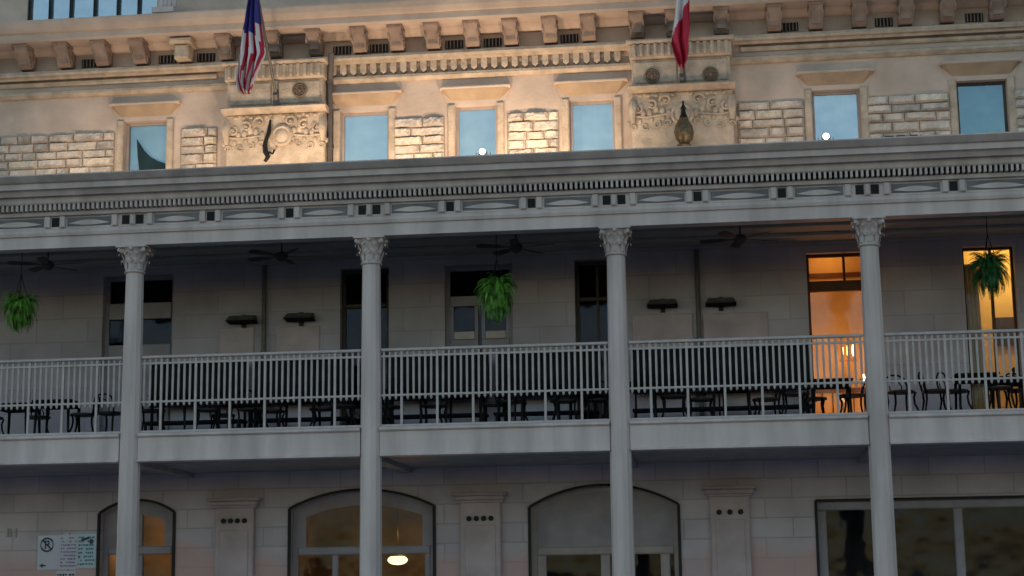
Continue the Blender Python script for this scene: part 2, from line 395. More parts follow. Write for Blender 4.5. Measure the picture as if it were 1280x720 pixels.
# shopfront
win = empty('shopfront_window', (0, 0, 0)); win.parent = hotel; win.location = Vector((sf[0], WY+.1, .13))-hotel.location
fr = MB(); Yf = WY+.12
fr.bbox(sf[0]+.003, sf[1]-.003, Yf, Yf+.1, sf[3]-.16, sf[3]-.003, .02)
fr.bbox(sf[0]+.003, sf[0]+.17, Yf, Yf+.1, .14, sf[3]-.162, .02)
for px in (1103, 1200, 1300): xm = xx(px, 680, Yf); fr.bbox(xm-.075, xm+.075, Yf+.005, Yf+.09, .14, sf[3]-.162, .02)
HB(fr, 'frame', M['frame'], win)
g = MB(); g.quad((sf[0]+.17, Yf+.05, .14), (sf[1], Yf+.05, .14), (sf[1], Yf+.05, sf[3]-.16), (sf[0]+.17, Yf+.05, sf[3]-.16)); HB(g, 'pane', M['glass'], win)
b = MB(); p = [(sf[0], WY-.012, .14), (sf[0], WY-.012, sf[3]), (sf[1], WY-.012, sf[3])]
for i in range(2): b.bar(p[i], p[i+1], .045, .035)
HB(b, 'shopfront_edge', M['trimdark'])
# pilasters with caps of square blocks
for (pa, pb, yt, ysq, nsq) in ((268, 322, 622, 651, 4), (573, 630, 615, 648, 4), (885, 941, 607, 640, 3)):
    a = xx(pa, 660, WY); c = xx(pb, 660, WY); pm = (pa+pb)/2; zt = at(pm, yt, WY-.2).z
    pl = empty('pilaster'); pl.parent = hotel; pl.location = Vector(((a+c)/2, WY, .13))-hotel.location
    s = MB(); s.bbox(a+.04, c-.04, WY-.12, WY-.004, .13, zt-.16, .02); s.bbox(a+.13, c-.13, WY-.14, WY-.121, .4, zt-.55, .01)
    HB(s, 'shaft', M['pil'], pl)
    s = MB(); s.bbox(a-.08, c+.08, WY-.26, WY-.005, zt-.055, zt, .02); s.bbox(a-.03, c+.03, WY-.21, WY-.005, zt-.13, zt-.058, .02); s.bbox(a, c, WY-.16, WY-.005, zt-.17, zt-.132, .01)
    HB(s, 'capital', M['pil'], pl)
    q = MB(); zc = at(pm, ysq, WY-.14).z
    for i in range(nsq):
        xc = a+(c-a)*(.26+.48*i/(nsq-1)); q.lathe((xc, WY-.128, zc), [(.046, 0), (.046, -.02), (.02, -.028)], 8, axis='y')
    HB(q, 'rosette_row', M['trimdark'], pl)

# ---- gallery level wall: openings
GZ = 4.32
def op(pa, pb, ytop, zbot=GZ+.02): return (xx(pa, 400, WY), xx(pb, 400, WY), zbot, at((pa+pb)/2, ytop, WY).z)
g_open = {'w1': op(128, 216, 344), 'w2': op(425, 486, 335), 'w3': op(556, 641, 331), 'w4': op(719, 764, 324),
          'w5': op(1011, 1086, 315), 'w6': op(1208, 1273, 307), 'w0': op(-160, -90, 352), 'w7': op(1400, 1460, 300)}
b = MB(); wall_cells(b, XL, XR, Z1, 8.75, WY, WY+.25, list(g_open.values())); HB(b, 'gallery_wall', M['gallery'])
def sash(key, yrail, fm, gm, mullion=None, panels=False, frame_w=.07, sill=None):
    a, c, z0, z1 = g_open[key]; Yf = WY+.15; pm = 640+(a+c)/2*0
    o = empty('gallery_window' if not panels else 'gallery_door'); o.parent = hotel; o.location = Vector(((a+c)/2, Yf, z0))-hotel.location
    f = MB(); f.box(a+.002, a+frame_w, Yf, Yf+.07, z0, z1-.002); f.box(c-frame_w, c-.002, Yf, Yf+.07, z0, z1-.002); f.box(a+frame_w, c-frame_w, Yf, Yf+.07, z1-frame_w, z1-.002)
    zr = yrail
    f.bbox(a+frame_w, c-frame_w, Yf-.02, Yf+.06, zr-.09, zr+.09 if panels else zr-.02, .01)
    if mullion is not None:
        for mf in mullion: xm = a+(c-a)*mf; f.box(xm-.025, xm+.025, Yf+.005, Yf+.055, z0, z1-frame_w)
    HB(f, 'frame', fm, o)
    g = MB(); g.quad((a+frame_w, Yf+.04, z0), (c-frame_w, Yf+.04, z0), (c-frame_w, Yf+.04, z1-frame_w), (a+frame_w, Yf+.04, z1-frame_w)); HB(g, 'pane', gm, o)
    if panels:
        p = MB(); xm = (a+c)/2; zp = zz(414, Yf, 600); zt = zz(386, Yf, 600)
        for x0, x1 in ((a+frame_w+.004, xm-.03), (xm+.03, c-frame_w-.004)):
            p.bbox(x0, x1, Yf-.004, Yf+.03, z0, zp-.14, .01)
            p.box(x0, x0+.06, Yf-.002, Yf+.03, zp-.139, zr-.092); p.box(x1-.06, x1, Yf-.002, Yf+.03, zp-.139, zr-.092)
        HB(p, 'door_leaf', M['frame'], o)
        p = MB()
        for x0, x1 in ((a+frame_w+.068, xm-.096), (xm+.096, c-frame_w-.068)): p.bbox(x0, x1, Yf-.012, Yf+.02, zp-.135, zp, .01)
        HB(p, 'lock_rail', M['paint'], o)
    if sill:
        p = MB(); p.bbox(a-.06, c+.06, WY-.06, WY+.1, sill-.07, sill, .015); HB(p, 'sill', M['paint'], o)
    return o
sash('w1', zz(380, WY+.15, 190), M['frame'], M['glass'], panels=False)
# light middle rail and light bottom of the first window
a, c, z0, z1 = g_open['w1']; p = MB(); p.bbox(a+.075, c-.075, WY+.11, WY+.2, zz(398, WY+.1, 190), zz(378, WY+.1, 190), .01); p.bbox(a+.075, c-.075, WY+.12, WY+.2, z0, zz(430, WY+.1, 190), .01)
HB(p, 'window_panel', M['frame'])
sash('w2', zz(379, WY+.15, 440), M['frame_d'], M['glass'])
sash('w3', zz(376, WY+.15, 600), M['frame'], M['glass'], panels=True)
sash('w4', zz(370, WY+.15, 740), M['frame_d'], M['glass'], mullion=[.62])
sash('w5', zz(357, WY+.15, 1045), M['wood_red'], M['glass_amb'], mullion=None, frame_w=.05)
a, c, z0, z1 = g_open['w5']; p = MB(); xm = xx(1055, 335, WY+.1); p.box(xm-.02, xm+.02, WY+.12, WY+.2, zz(352, WY+.15, 1045), z1-.05); p.bbox(a+.05, c-.05, WY+.125, WY+.21, zz(364, WY+.15, 1045), zz(351, WY+.15, 1045), .01)
HB(p, 'transom_bar', M['wood_red'])
sash('w6', GZ+.9, M['wood_red'], M['glass'], mullion=[.56], frame_w=.04)
sash('w0', 6.2, M['frame_d'], M['glass']); sash('w7', 6.2, M['frame_d'], M['glass'])
# raised stone panels under the wall hoods
for (pa, pb, yt) in ((275, 318, 410), (345, 400, 408), (790, 866, 393), (878, 960, 391)):
    p = MB(); a = xx(pa, yt, WY); c = xx(pb, yt, WY); zt = at((pa+pb)/2, yt, WY).z
    p.bbox(a, c, WY-.035, WY-.002, GZ+.3, zt, .015); HB(p, 'stone_panel', M['pil'])

# ---- upper storey
UZ0 = 8.4
ups = []
for (pa, pb, yt) in ((158, 211, 153), (427, 487, 140), (570, 622, 133), (712, 768, 126), (1014, 1074, 114), (1194, 1257, 102)):
    ups.append((xx(pa, yt, WY+.1), xx(pb, yt, WY+.1), 8.9, at((pa+pb)/2, yt, WY+.1).z))
ups.append((ups[0][0]-3.6, ups[0][1]-3.6, 8.9, ups[0][3])); ups.append((ups[-2][0]+3.5, ups[-2][1]+3.5, 8.9, ups[0][3]))
ZB = zz(60, WY)          # bottom of bracket zone
CYF = 2.42; ZT = zz(21, CYF)+.01     # soffit level
b = MB(); wall_cells(b, XL, XR, 8.753, ZT+.3, WY, WY+.22, ups); HB(b, 'upper_wall', M['stone'])
for k, (a, c, z0, z1) in enumerate(ups):
    o = empty('upper_window'); o.parent = hotel; Yf = WY+.14; o.location = Vector(((a+c)/2, Yf, z0))-hotel.location
    f = MB(); fw_ = .045
    f.box(a+.002, a+fw_, Yf, Yf+.06, z0, z1-.002); f.box(c-fw_, c-.002, Yf, Yf+.06, z0, z1-.002); f.box(a+fw_, c-fw_, Yf, Yf+.06, z1-fw_, z1-.002)
    HB(f, 'frame', M['frame_d'] if k == 5 else M['frame_l'], o)
    g = MB(); g.quad((a+fw_, Yf+.03, z0), (c-fw_, Yf+.03, z0), (c-fw_, Yf+.03, z1-fw_), (a+fw_, Yf+.03, z1-fw_))
    HB(g, 'pane', M['glass_dk'] if k in (0, 5) else M['glass_up'], o)
    g = MB(); n = 8
    for i in range(n):       # gently waved blind close behind the glass
        x0 = a+(c-a)*i/n; x1 = a+(c-a)*(i+1)/n; y0 = Yf+.08+.008*math.sin(i*2.1); y1 = Yf+.08+.008*math.sin((i+1)*2.1)
        g.quad((x0, y0, z0), (x1, y1, z0), (x1, y1, z1), (x0, y0, z1))
    HB(g, 'blind', M['blind_d'] if k == 5 else M['blind'], o)
    if k == 0:               # dark reflection of a building, put in as a flat shape
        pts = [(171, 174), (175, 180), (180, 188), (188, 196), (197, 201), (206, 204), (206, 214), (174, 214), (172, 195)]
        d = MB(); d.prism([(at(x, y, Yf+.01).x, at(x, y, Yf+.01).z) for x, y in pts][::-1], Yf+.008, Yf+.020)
        M['reflection_shape'] = mat('dark_teal_reflection', (.015, .04, .055), .9, var=.2); HB(d, 'reflection_shape', M['reflection_shape'], o)
    # stone surround: jambs, flared lintel with sloped head
    j = .13
    for x0, x1 in ((a-j, a-.002), (c+.002, c+j)): s = MB(); s.bbox(x0, x1, WY-.05, WY+.03, z0, z1+.02, .02); HB(s, 'jamb', M['stone2'], o)
    s = MB(); zt = z1+.27
    v = [(a-.002, WY+.05, z1+.006), (c+.002, WY+.05, z1+.006), (c+.17, WY-.12, zt), (a-.17, WY-.12, zt), (a-.25, WY-.002, zt), (c+.25, WY-.002, zt), (c+.14, WY-.002, z1+.01), (a-.14, WY-.002, z1+.01)]
    s.add(v, [[0, 1, 2, 3], [3, 2, 5, 4], [1, 6, 5, 2], [0, 3, 4, 7]])
    HB(s, 'lintel', M['lintel'], o)
    s = MB(); s.bbox(a-.26, c+.26, WY-.14, WY-.003, zt+.003, zt+.06, .02); HB(s, 'drip_moulding', M['stone'], o)

# ---- rough block panels between windows
def block_panel(x0, x1, z1, z0=8.95, seed=0):
    rnd = random.Random(seed)
    b = MB(); b.mi = 1; b.quad((x0, WY-.012, z0), (x1, WY-.012, z0), (x1, WY-.012, z1), (x0, WY-.012, z1)); b.mi = 0
    z = z1; row = 0
    while z > z0+.05:
        h = rnd.uniform(.145, .19); x = x0+.006
        while x < x1-.02:
            L = rnd.uniform(.24, .58)
            if x+L > x1-.14: L = x1-x-.006
            u0, u1, w0, w1 = x+.010, x+L-.010, z-h+.010, z-.008
            nu = max(5, int((u1-u0)/.035)); nw = 6; dep = rnd.uniform(.045, .095); tint = rnd.choice((0, 0, 2, 3)); tx_ = rnd.uniform(-.25, .25); tz_ = rnd.uniform(-.3, .3); base = len(b.v)
            for jj in range(nw+1):
                for ii in range(nu+1):
                    fx = ii/nu; fz = jj/nw; e = min(fx*(u1-u0), (1-fx)*(u1-u0), fz*(w1-w0), (1-fz)*(w1-w0))
                    px = u0+(u1-u0)*fx; pz = w0+(w1-w0)*fz
                    nse = noise.noise(Vector((px*9, seed*3.1, pz*9)))*.7+.55*noise.noise(Vector((px*26, seed*1.7, pz*26)))+tx_*(fx-.5)*2+tz_*(fz-.5)*2
                    edge = .0 if e < 1e-4 else 1
                    px += 0 if e > 1e-4 else .007*noise.noise(Vector((px*14, 5, pz*14)))
                    pz += 0 if e > 1e-4 else .007*noise.noise(Vector((px*14, 9, pz*14)))
                    b.v.append((px, WY-.018-dep*(.12+.88*edge)*(1+.5*nse), pz))
            for jj in range(nw):
                for ii in range(nu):
                    q = base+jj*(nu+1)+ii; b.f.append([q, q+1, q+nu+2, q+nu+1]); b.m.append(tint)
            ring = [base+i for i in range(nu+1)]+[base+jj*(nu+1)+nu for jj in range(1, nw+1)]+[base+nw*(nu+1)+i for i in range(nu-1, -1, -1)]+[base+jj*(nu+1) for jj in range(nw-1, 0, -1)]
            nb = len(b.v)
            for r_ in ring: vx = b.v[r_]; b.v.append((vx[0], WY-.011, vx[2]))
            L_ = len(ring)
            for i in range(L_): b.f.append([ring[i], nb+i, nb+(i+1) % L_, ring[(i+1) % L_]]); b.m.append(tint)
            x += L
        z -= h
    return HB(b, 'rough_block_panel', [M['block'], M['mortar'], M['block_b'], M['block_c']])
ZBK = zz(142, WY)
for i, (pa, pb) in enumerate(((-190, -60), (-45, 144), (226, 272), (492, 556), (634, 699), (922, 1007), (1085, 1190), (1270, 1420), (782, 790))):
    if i == 8: continue
    block_panel(xx(pa, 170, WY), xx(pb, 170, WY), ZBK, seed=i+3)

# ---- mouldings under the brackets, cornice
mY = lambda y, Y: (Y, zz(y, Y))
prof = [mY(59, 2.80), mY(62, 2.78), mY(65, 2.80), mY(66, 2.86), mY(70, 2.88), mY(71, WY-.002), mY(58, WY-.002)]
b = MB(); b.sweep(prof, XL, XR); prof2 = [mY(86, 2.90), mY(89, 2.89), mY(92, 2.93), mY(94, 2.96), mY(95, WY-.003), mY(85, WY-.003)]
b.sweep(prof2, XL, XR); prof3 = [mY(74, 2.94), mY(77, 2.93), mY(79, 2.96), mY(80, WY-.004), mY(73, WY-.004)]
xc0 = xx(412, 85, WY); xc1 = xx(779, 85, WY)
b.sweep(prof3, XL, xx(272, 85, WY)); b.sweep(prof3, xx(926, 70, WY), XR)
HB(b, 'bed_moulding', M['stone2'])
def dentils(x0, x1, Y, ytop, ybot, px, name='dentil_band'):
    b = MB(); zt = zz(ytop, Y); zb = zz(ybot, Y); n = int((x1-x0)/px)
    for i in range(n):
        xc = x0+(i+.5)*(x1-x0)/n; w_ = px*.30
        b.add([(xc-w_, Y-.06, zt), (xc+w_, Y-.06, zt), (xc+w_, Y-.055, zb+.05), (xc, Y-.04, zb), (xc-w_, Y-.055, zb+.05), (xc-w_, Y+.04, zt), (xc+w_, Y+.04, zt), (xc+w_, Y+.04, zb+.05), (xc, Y+.04, zb), (xc-w_, Y+.04, zb+.05)],
              [[0, 1, 2, 3, 4], [0, 5, 6, 1], [1, 6, 7, 2], [2, 7, 8, 3], [3, 8, 9, 4], [4, 9, 5, 0]])
    return HB(b, name, M['stone2'])
dentils(xc0, xc1, WY-.05, 71, 85, .178)
# cornice crown with soffit
cp = [(CYF, ZT), (CYF-.03, ZT+.03), (CYF-.03, zz(10, CYF-.03)), (CYF-.08, zz(8, CYF-.08)), (CYF-.14, zz(1, CYF-.14)), (CYF-.17, zz(-6, CYF-.17)), (CYF-.17, zz(-8, CYF-.17)), (3.4, zz(-8, CYF-.17)+.12), (3.4, ZT)]
b = MB(); b.sweep(cp, XL, XR); HB(b, 'cornice', M['stone'])
ZC = zz(-8, CYF-.17)
# stepped coffer back under the cornice
b = MB(); b.sweep([(2.80, ZT-.002), (2.84, ZT-.05), (2.93, ZT-.09), (WY-.002, ZT-.10), (WY-.002, ZT-.002)], XL, XR); HB(b, 'cove', M['stone'])
# scrolled brackets
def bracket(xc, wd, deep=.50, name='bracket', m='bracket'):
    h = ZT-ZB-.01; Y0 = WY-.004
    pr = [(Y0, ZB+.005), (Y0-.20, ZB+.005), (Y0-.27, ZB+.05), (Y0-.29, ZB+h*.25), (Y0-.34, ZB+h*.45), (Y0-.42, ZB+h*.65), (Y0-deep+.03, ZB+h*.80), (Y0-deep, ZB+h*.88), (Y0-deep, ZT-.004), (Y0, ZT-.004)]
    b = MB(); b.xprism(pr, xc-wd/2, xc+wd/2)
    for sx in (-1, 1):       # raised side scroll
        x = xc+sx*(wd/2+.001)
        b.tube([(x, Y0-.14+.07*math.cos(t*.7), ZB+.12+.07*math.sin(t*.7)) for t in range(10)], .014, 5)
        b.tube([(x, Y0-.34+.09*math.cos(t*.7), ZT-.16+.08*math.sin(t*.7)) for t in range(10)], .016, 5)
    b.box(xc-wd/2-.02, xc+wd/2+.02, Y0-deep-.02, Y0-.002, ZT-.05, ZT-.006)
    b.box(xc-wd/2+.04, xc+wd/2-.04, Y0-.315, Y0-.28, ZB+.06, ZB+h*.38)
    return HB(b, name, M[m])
bpx = [-160, -112, -64, -16, 35, 84, 131, 178, 285, 345, 396, 452, 498, 543, 592, 640, 689, 737, 797, 842, 902, 968, 1020, 1074, 1132, 1184, 1246, 1300, 1350, 1400]
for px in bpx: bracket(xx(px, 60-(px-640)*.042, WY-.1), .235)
b = MB(); xq = xx(228, 75, WY-.3); b.bbox(xq-.13, xq+.13, 2.60, WY-.003, ZB+.004, ZT-.12, .03); b.bbox(xq-.2, xq+.2, 2.5, WY-.003, ZT-.118, ZT-.02, .03); HB(b, 'corner_block', M['stone2'])
# attic vents between brackets
for px in (114, 210, 258, 428, 474, 568, 616, 712, 987, 1105, 1218):
    b = MB(); y = 58-(px-640)*.043-4; a = xx(px-11, y, WY); c = xx(px+11, y, WY); z0 = ZB+.04
    b.box(a, c, WY-.03, WY-.008, z0, z0+.15); HB(b, 'attic_vent', M['black'])
    b = MB()
    for i in range(5): xb = a+(c-a)*(i+.5)/5; b.box(xb-.008, xb+.008, WY-.045, WY-.031, z0, z0+.15)
    HB(b, 'vent_grille', M['bracket'])

# ---- flag piers (projecting blocks with medallions)
def medallion(xc, Y, zc, r, par):
    b = MB(); b.lathe((xc, Y-.002, zc), [(r, 0), (r, -.02), (r*.8, -.035), (r*.72, -.015), (r*.3, -.018), (r*.2, -.04), (.01, -.045)], 20, axis='y')
    for k in range(8): t = k*math.pi/4; b.ball((xc+r*.5*math.cos(t), Y-.02, zc+r*.5*math.sin(t)), r*.18, .018, r*.18, 6, 4)
    HB(b, 'medallion', M['medal'], par, True)
for (pl_, pr_, ytop, meds, k) in ((284, 404, 76, (306, 375), 0), (790, 914, 48, (815, 888), 1)):
    PY = 2.62
    pm = (pl_+pr_)/2; par = empty('pier'); par.parent = hotel
    a = xx(pl_, 110, PY); c = xx(pr_, 110, PY); par.location = Vector(((a+c)/2, PY, 8.8))-hotel.location
    zt = at(pm, ytop, PY-.06).z; zl = at(pm, ytop+24, PY).z; zm = at(pm, ytop+58, PY).z; zled = at(pm, ytop+66, PY-.1).z
    b = MB(); b.bbox(a, c, PY, WY-.001, zm, zl, .015); b.bbox(a+.05, (a+c)/2-.06, PY-.03, PY-.001, zm+.05, zl-.05, .02); b.bbox((a+c)/2+.06, c-.05, PY-.03, PY-.001, zm+.05, zl-.05, .02)
    b.bbox((a+c)/2-.05, (a+c)/2+.05, PY-.05, PY-.001, zm+.03, zl-.02, .02); HB(b, 'pier_block', M['stone2'], par)
    b = MB(); b.bbox(a-.08, c+.08, PY-.16, WY-.001, zt-.07, zt, .03); b.bbox(a-.03, c+.03, PY-.08, WY-.001, zl+.001, zt-.073, .02); HB(b, 'pier_cap', M['stone2'], par)
    b = MB(); n = 14
    for i in range(n):
        xc = a+(c-a)*(i+.5)/n; b.bbox(xc-.03, xc+.03, PY-.135, PY-.081, zl+.03, zt-.075, .02)
    HB(b, 'pier_dentils', M['stone2'], par)
    b = MB(); b.sweep([(PY-.12, zm-.002), (PY-.15, zm-.03), (PY-.12, zm-.06), (PY-.05, zm-.09), (PY, zm-.10), (WY-.001, zm-.10), (WY-.001, zm-.002)], a-.07, c+.07); HB(b, 'pier_ledge', M['stone2'], par)
    zb = 8.9; zc_ = zm-.103
    b = MB(); b.bbox(a-.02, c+.02, PY+.05, WY-.001, zb, zc_, .02); HB(b, 'pier_base', M['stone2'], par)
    # carved relief: leaf scrolls either side of a centre boss
    cx = (a+c)/2
    rnd = random.Random(k)
    for sx in (-1, 1):
        b = MB()
        for q in range(3):
            x0 = cx+sx*(.28+.24*q); z0 = zc_-.16-.07*q; rr = .11-.012*q
            b.tube([(x0+sx*rr*(1-t*.07)*math.cos(t*.62+q), PY+.02-.02*math.sin(t*.3), z0+rr*(1-t*.07)*math.sin(t*.62+q)) for t in range(12)], [.026-.0012*t for t in range(12)], 6)
            b.ball((x0, PY+.03, z0), .04, .04, .035, 8, 5)
        for q in range(7): b.ball((cx+sx*(.12+.11*q), PY+.04, zc_-.34-.05*math.sin(q*1.7)), .05, .04, .075, 8, 5)
        for q in range(5): b.ball((cx+sx*(.16+.14*q), PY+.04, zc_-.06), .045, .03, .03, 8, 5)
        for q in range(4):
            x1_ = cx+sx*(.24+.20*q); z1_ = zc_-.56-.02*q
            b.tube([(x1_+sx*.07*(1-t*.07)*math.cos(t*.62+q*2), PY+.03, z1_+.07*(1-t*.07)*math.sin(t*.62+q*2)) for t in range(11)], [.02-.001*t for t in range(11)], 6)
            b.ball((x1_+sx*.09, PY+.04, z1_+.09), .035, .03, .05, 8, 5)
        # big side scroll console
        x0 = (a if sx < 0 else c)
        b.tube([(x0, PY+.0+.03*math.cos(t), zc_-.12-.07*t+.0) for t in range(7)], [.05, .07, .08, .075, .06, .05, .05], 8)
        b.tube([(cx+sx*.25, PY+.02, zc_-.40), (cx+sx*.6, PY+.02, zc_-.44), (x0-sx*.05, PY+.02, zc_-.42)], .02, 6)
        HB(b, 'carved_relief', M['stone2'], par, True)
    b = MB(); b.lathe((cx+(.13 if k == 0 else 0), PY+.05, zc_-.42), [(.20, 0), (.20, -.05), (.16, -.08), (.13, -.06), (.09, -.09), (.02, -.12)], 16, axis='y'); HB(b, 'cartouche', M['stone2'], par, True)
    for j_, mp_ in enumerate(meds): p = at(mp_, ytop+(33 if k == 0 and j_ == 0 else 37 if k == 0 else 47-2*j_), PY-.03); medallion(p.x, PY-.03, p.z, .135, par)
    globals()['pier%d' % k] = (cx, PY, zl, zm, zc_, a, c)

# ---- top floor set back above the cornice
TY = 3.45; zt0 = ZC+.12
b = MB(); b.box(XL, xx(34, 20, TY), TY, TY+.3, zt0-.2, zt0+2.6); b.box(xx(196, 10, TY), XR, TY, TY+.3, zt0-.2, zt0+2.6); b.box(xx(34, 20, TY), xx(196, 10, TY), TY, TY+.3, zt0+2.2, zt0+2.6)
zt0 += .24; b.box(xx(34, 20, TY), xx(196, 10, TY), TY-.03, TY+.3, zt0-.4, zt0+.01)
HB(b, 'attic_wall', M['stone'])
o = empty('attic_window'); o.parent = hotel; xa = xx(34, 20, TY)+.002; xb = xx(196, 10, TY)-.002; o.location = Vector(((xa+xb)/2, TY, zt0))-hotel.location
b = MB()
for px in (34, 61, 87, 117, 146, 172): xm = xx(px, 8, TY); b.box(xm-.02 if px != 34 else xm+.003, xm+.02 if px != 34 else xm+.04, TY+.04, TY+.10, zt0+.012, zt0+2.19)
HB(b, 'mullion', M['iron'], o)
b = MB(); b.quad((xa, TY+.12, zt0+.01), (xb, TY+.12, zt0+.01), (xb, TY+.12, zt0+2.2), (xa, TY+.12, zt0+2.2)); HB(b, 'pane', M['glass_up'], o)
b = MB(); b.quad((xa, TY+.2, zt0+.01), (xb, TY+.2, zt0+.01), (xb, TY+.2, zt0+2.2), (xa, TY+.2, zt0+2.2)); HB(b, 'blind', M['blind'], o)
b = MB()
for px in (200, 205, 210, 216): q = at(px, 4, 3.0); b.ball((q.x, 3.1, zt0+.12), .05, .05, .09, 8, 6)
b.box(xx(192, 4, 3.1), xx(219, 4, 3.1), 3.0, 3.2, zt0-.06, zt0+.04)
HB(b, 'roof_finial', M['paint'])

# ---- interiors
b = MB()
b.box(XL, XR, 7.0, 7.1, 0.1, zt0); b.box(XL, XR, WY+.26, 7.0, .1, .12); b.box(XL, XR, WY+.26, 7.0, 3.98, 4.06); b.box(XL, XR, WY+.26, 7.0, 8.3, 8.4); b.box(XL, XR, WY+.3, 7.0, ZT+.31, ZT+.4)
b.box(XL-.1, XL, WY-.0, 7.1, .1, zt0); b.box(XR, XR+.1, WY, 7.1, .1, zt0)
HB(b, 'interior_shell', M['inside'])
b = MB(); b.box(XL, XR, 3.75, 14, zt0+2.6, zt0+2.75); HB(b, 'roof', M['stone'])
def room(x0, x1, y1, z0, z1, m, name='room_lining'):
    b = MB(); t = .02; y0 = WY+.262
    b.quad((x0, y1, z0), (x1, y1, z0), (x1, y1, z1), (x0, y1, z1)); b.quad((x0, y0, z0), (x0, y1, z0), (x0, y1, z1), (x0, y0, z1)); b.quad((x1, y0, z0), (x1, y0, z1), (x1, y1, z1), (x1, y1, z0))
    b.quad((x0, y0, z1), (x0, y1, z1), (x1, y1, z1), (x1, y0, z1)); b.quad((x0, y0, z0), (x1, y0, z0), (x1, y1, z0), (x0, y1, z0))
    return HB(b, name, m)
def plight(name, loc, e, col=(1, .62, .28), r=.08, parent=None):
    l = bpy.data.lights.new(name, 'POINT'); l.energy = e; l.color = col; l.shadow_soft_size = r
    o = bpy.data.objects.new(name, l); COL.objects.link(o); o.location = loc
    return o
a, c, z0, z1 = g_open['w5']; room(a-.35, c+.5, 4.7, GZ+.005, 8.0, M['amber']); W5 = (a, c)
a, c, z0, z1 = g_open['w6']; room(a-.3, c+.8, 4.9, GZ+.005, 8.05, M['yellow']); W6 = (a, c)
def RB(mb, name, m): return HB(mb, name, m)
a, c = W6; b = MB(); xa = a-.1; b.box(xa, xa+.5, 4.80, 4.88, 6.3, 6.9); b.box(a+.75, a+1.2, 4.82, 4.88, 6.0, 6.5); HB(b, 'picture_frame', M['wood_dk'])
a, c = W5; b = MB(); b.box(a-.3, c+.4, 4.66, 4.69, GZ+.9, GZ+.98); b.box(a-.3, c+.4, 4.66, 4.69, 7.3, 7.38)
for q in range(9): b.box(a-.28+q*.18, a-.26+q*.18, 4.67, 4.69, GZ+.02, GZ+.9)
HB(b, 'wainscot', M['wood_red'])
b = MB()
for q in range(8): b.tube([(W6[0]+.05+q*.035, WY+.36+.02*(q % 2), GZ+.1), (W6[0]+.05+q*.030, WY+.36+.02*(q % 2), 7.2)], .022, 6)
HB(b, 'curtain', M['amber'])
a, c, sp, ap = arches[0]; room(a-.1, c+.3, 5.2, .13, 3.9, M['brown'])
a, c, sp, ap = arches[1]; room(a-.1, c+.1, 5.6, .13, 3.9, M['brown'])

# ================================================================== VERANDA
ver = empty('veranda', (5.8, 0, .13))
tag(ver, 'two storey grey white veranda with tall columns and balustrades along the hotel front', 'veranda')
def VB(mb, name, m, parent=None, smooth=False):
    o = mb.build(name, m, None, smooth); par = parent or ver; o.parent = par
    loc = Vector((0, 0, 0)); q = par
    while q is not None: loc += q.location; q = q.parent
    o.location = -loc; return o
BAY = 3.85; CX = [i*BAY for i in range(-2, 6)]
SB, ST, RT, BB = 3.87, 4.32, 5.55, 7.33
VX0, VX1 = CX[0]-.3, CX[-1]+.3
# entablature (profile read row by row)
rows = [(288, -.18), (273, -.18), (272, -.215), (268, -.23), (264, -.215), (263, -.17), (247, -.17), (246, -.235), (243, -.25), (241, -.235), (240.5, -.22), (231.5, -.22),
        (231, -.34), (229, -.36), (221, -.38), (220, -.47), (213, -.52), (211, -.60), (204, -.61), (202, -.66), (197, -.72), (193.5, -.76), (192, -.76)]
prof = [(Y, zz(y, Y)) for y, Y in rows]
ztop = prof[-1][1]
prof += [(-.70, ztop+.004), (WY-.004, ztop+.06), (WY-.004, ztop-.12), (.14, ztop-.35), (.14, BB)]
prof[0] = (-.18, prof[0][1])
b = MB(); b.sweep(prof, VX0, VX1); VB(b, 'entablature', M['paint'])
# recessed frieze details, each piece a sub-part of the frieze
zf0 = zz(262.3, -.17); zf1 = zz(247.7, -.17)
FY = -.17
frz = empty('frieze'); frz.parent = ver; frz.location = Vector((5.8, FY, zf0))-ver.location
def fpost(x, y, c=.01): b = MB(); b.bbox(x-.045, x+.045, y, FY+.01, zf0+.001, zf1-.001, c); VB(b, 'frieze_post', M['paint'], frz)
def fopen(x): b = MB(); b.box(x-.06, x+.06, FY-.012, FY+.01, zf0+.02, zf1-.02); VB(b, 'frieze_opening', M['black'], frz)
for i, cx in enumerate(CX):
    for dx in (-.29, .29): fpost(cx+dx, FY-.05)
    for dx in (-.115, .115): fopen(cx+dx)
    fpost(cx, FY-.045, .02)
    if i == len(CX)-1: break
    for t in (1/3, 2/3):
        x = cx+BAY*t
        for dx in (-.125, .125): fpost(x+dx, FY-.05)
        fopen(x)
    for t0, t1 in ((0, 1/3), (1/3, 2/3), (2/3, 1)):
        x0 = cx+BAY*t0+(.36 if t0 == 0 else .20); x1 = cx+BAY*t1-(.36 if t1 == 1 else .20)
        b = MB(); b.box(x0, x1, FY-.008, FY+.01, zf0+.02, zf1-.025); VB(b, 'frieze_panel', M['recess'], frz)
        zc = (zf0+zf1)/2; n = 10
        pts = [(x0+.02+(x1-x0-.04)*k/n, zc+.015+.055*math.sin(math.pi*k/n)-.045) for k in range(n+1)]+[(x1-.02-(x1-x0-.04)*k/n, zc-.03-.03*math.sin(math.pi*k/n)) for k in range(1, n)]
        b = MB(); b.prism(pts[::-1], FY-.022, FY-.009); VB(b, 'frieze_ornament', M['paint'], frz)
# dentil course
b = MB(); zd0 = zz(240, -.27); zd1 = zz(232, -.27); n = int((VX1-VX0)/.079)
for i in range(n):
    x = VX0+.04+i*.079; b.box(x-.019, x+.019, -.335, -.221, zd0, zd1)
VB(b, 'dentil_course', M['paint'])
b = MB(); b.box(VX0, VX1, -.228, -.2205, zd0+.001, zd1-.001); VB(b, 'dentil_backing', M['black'])
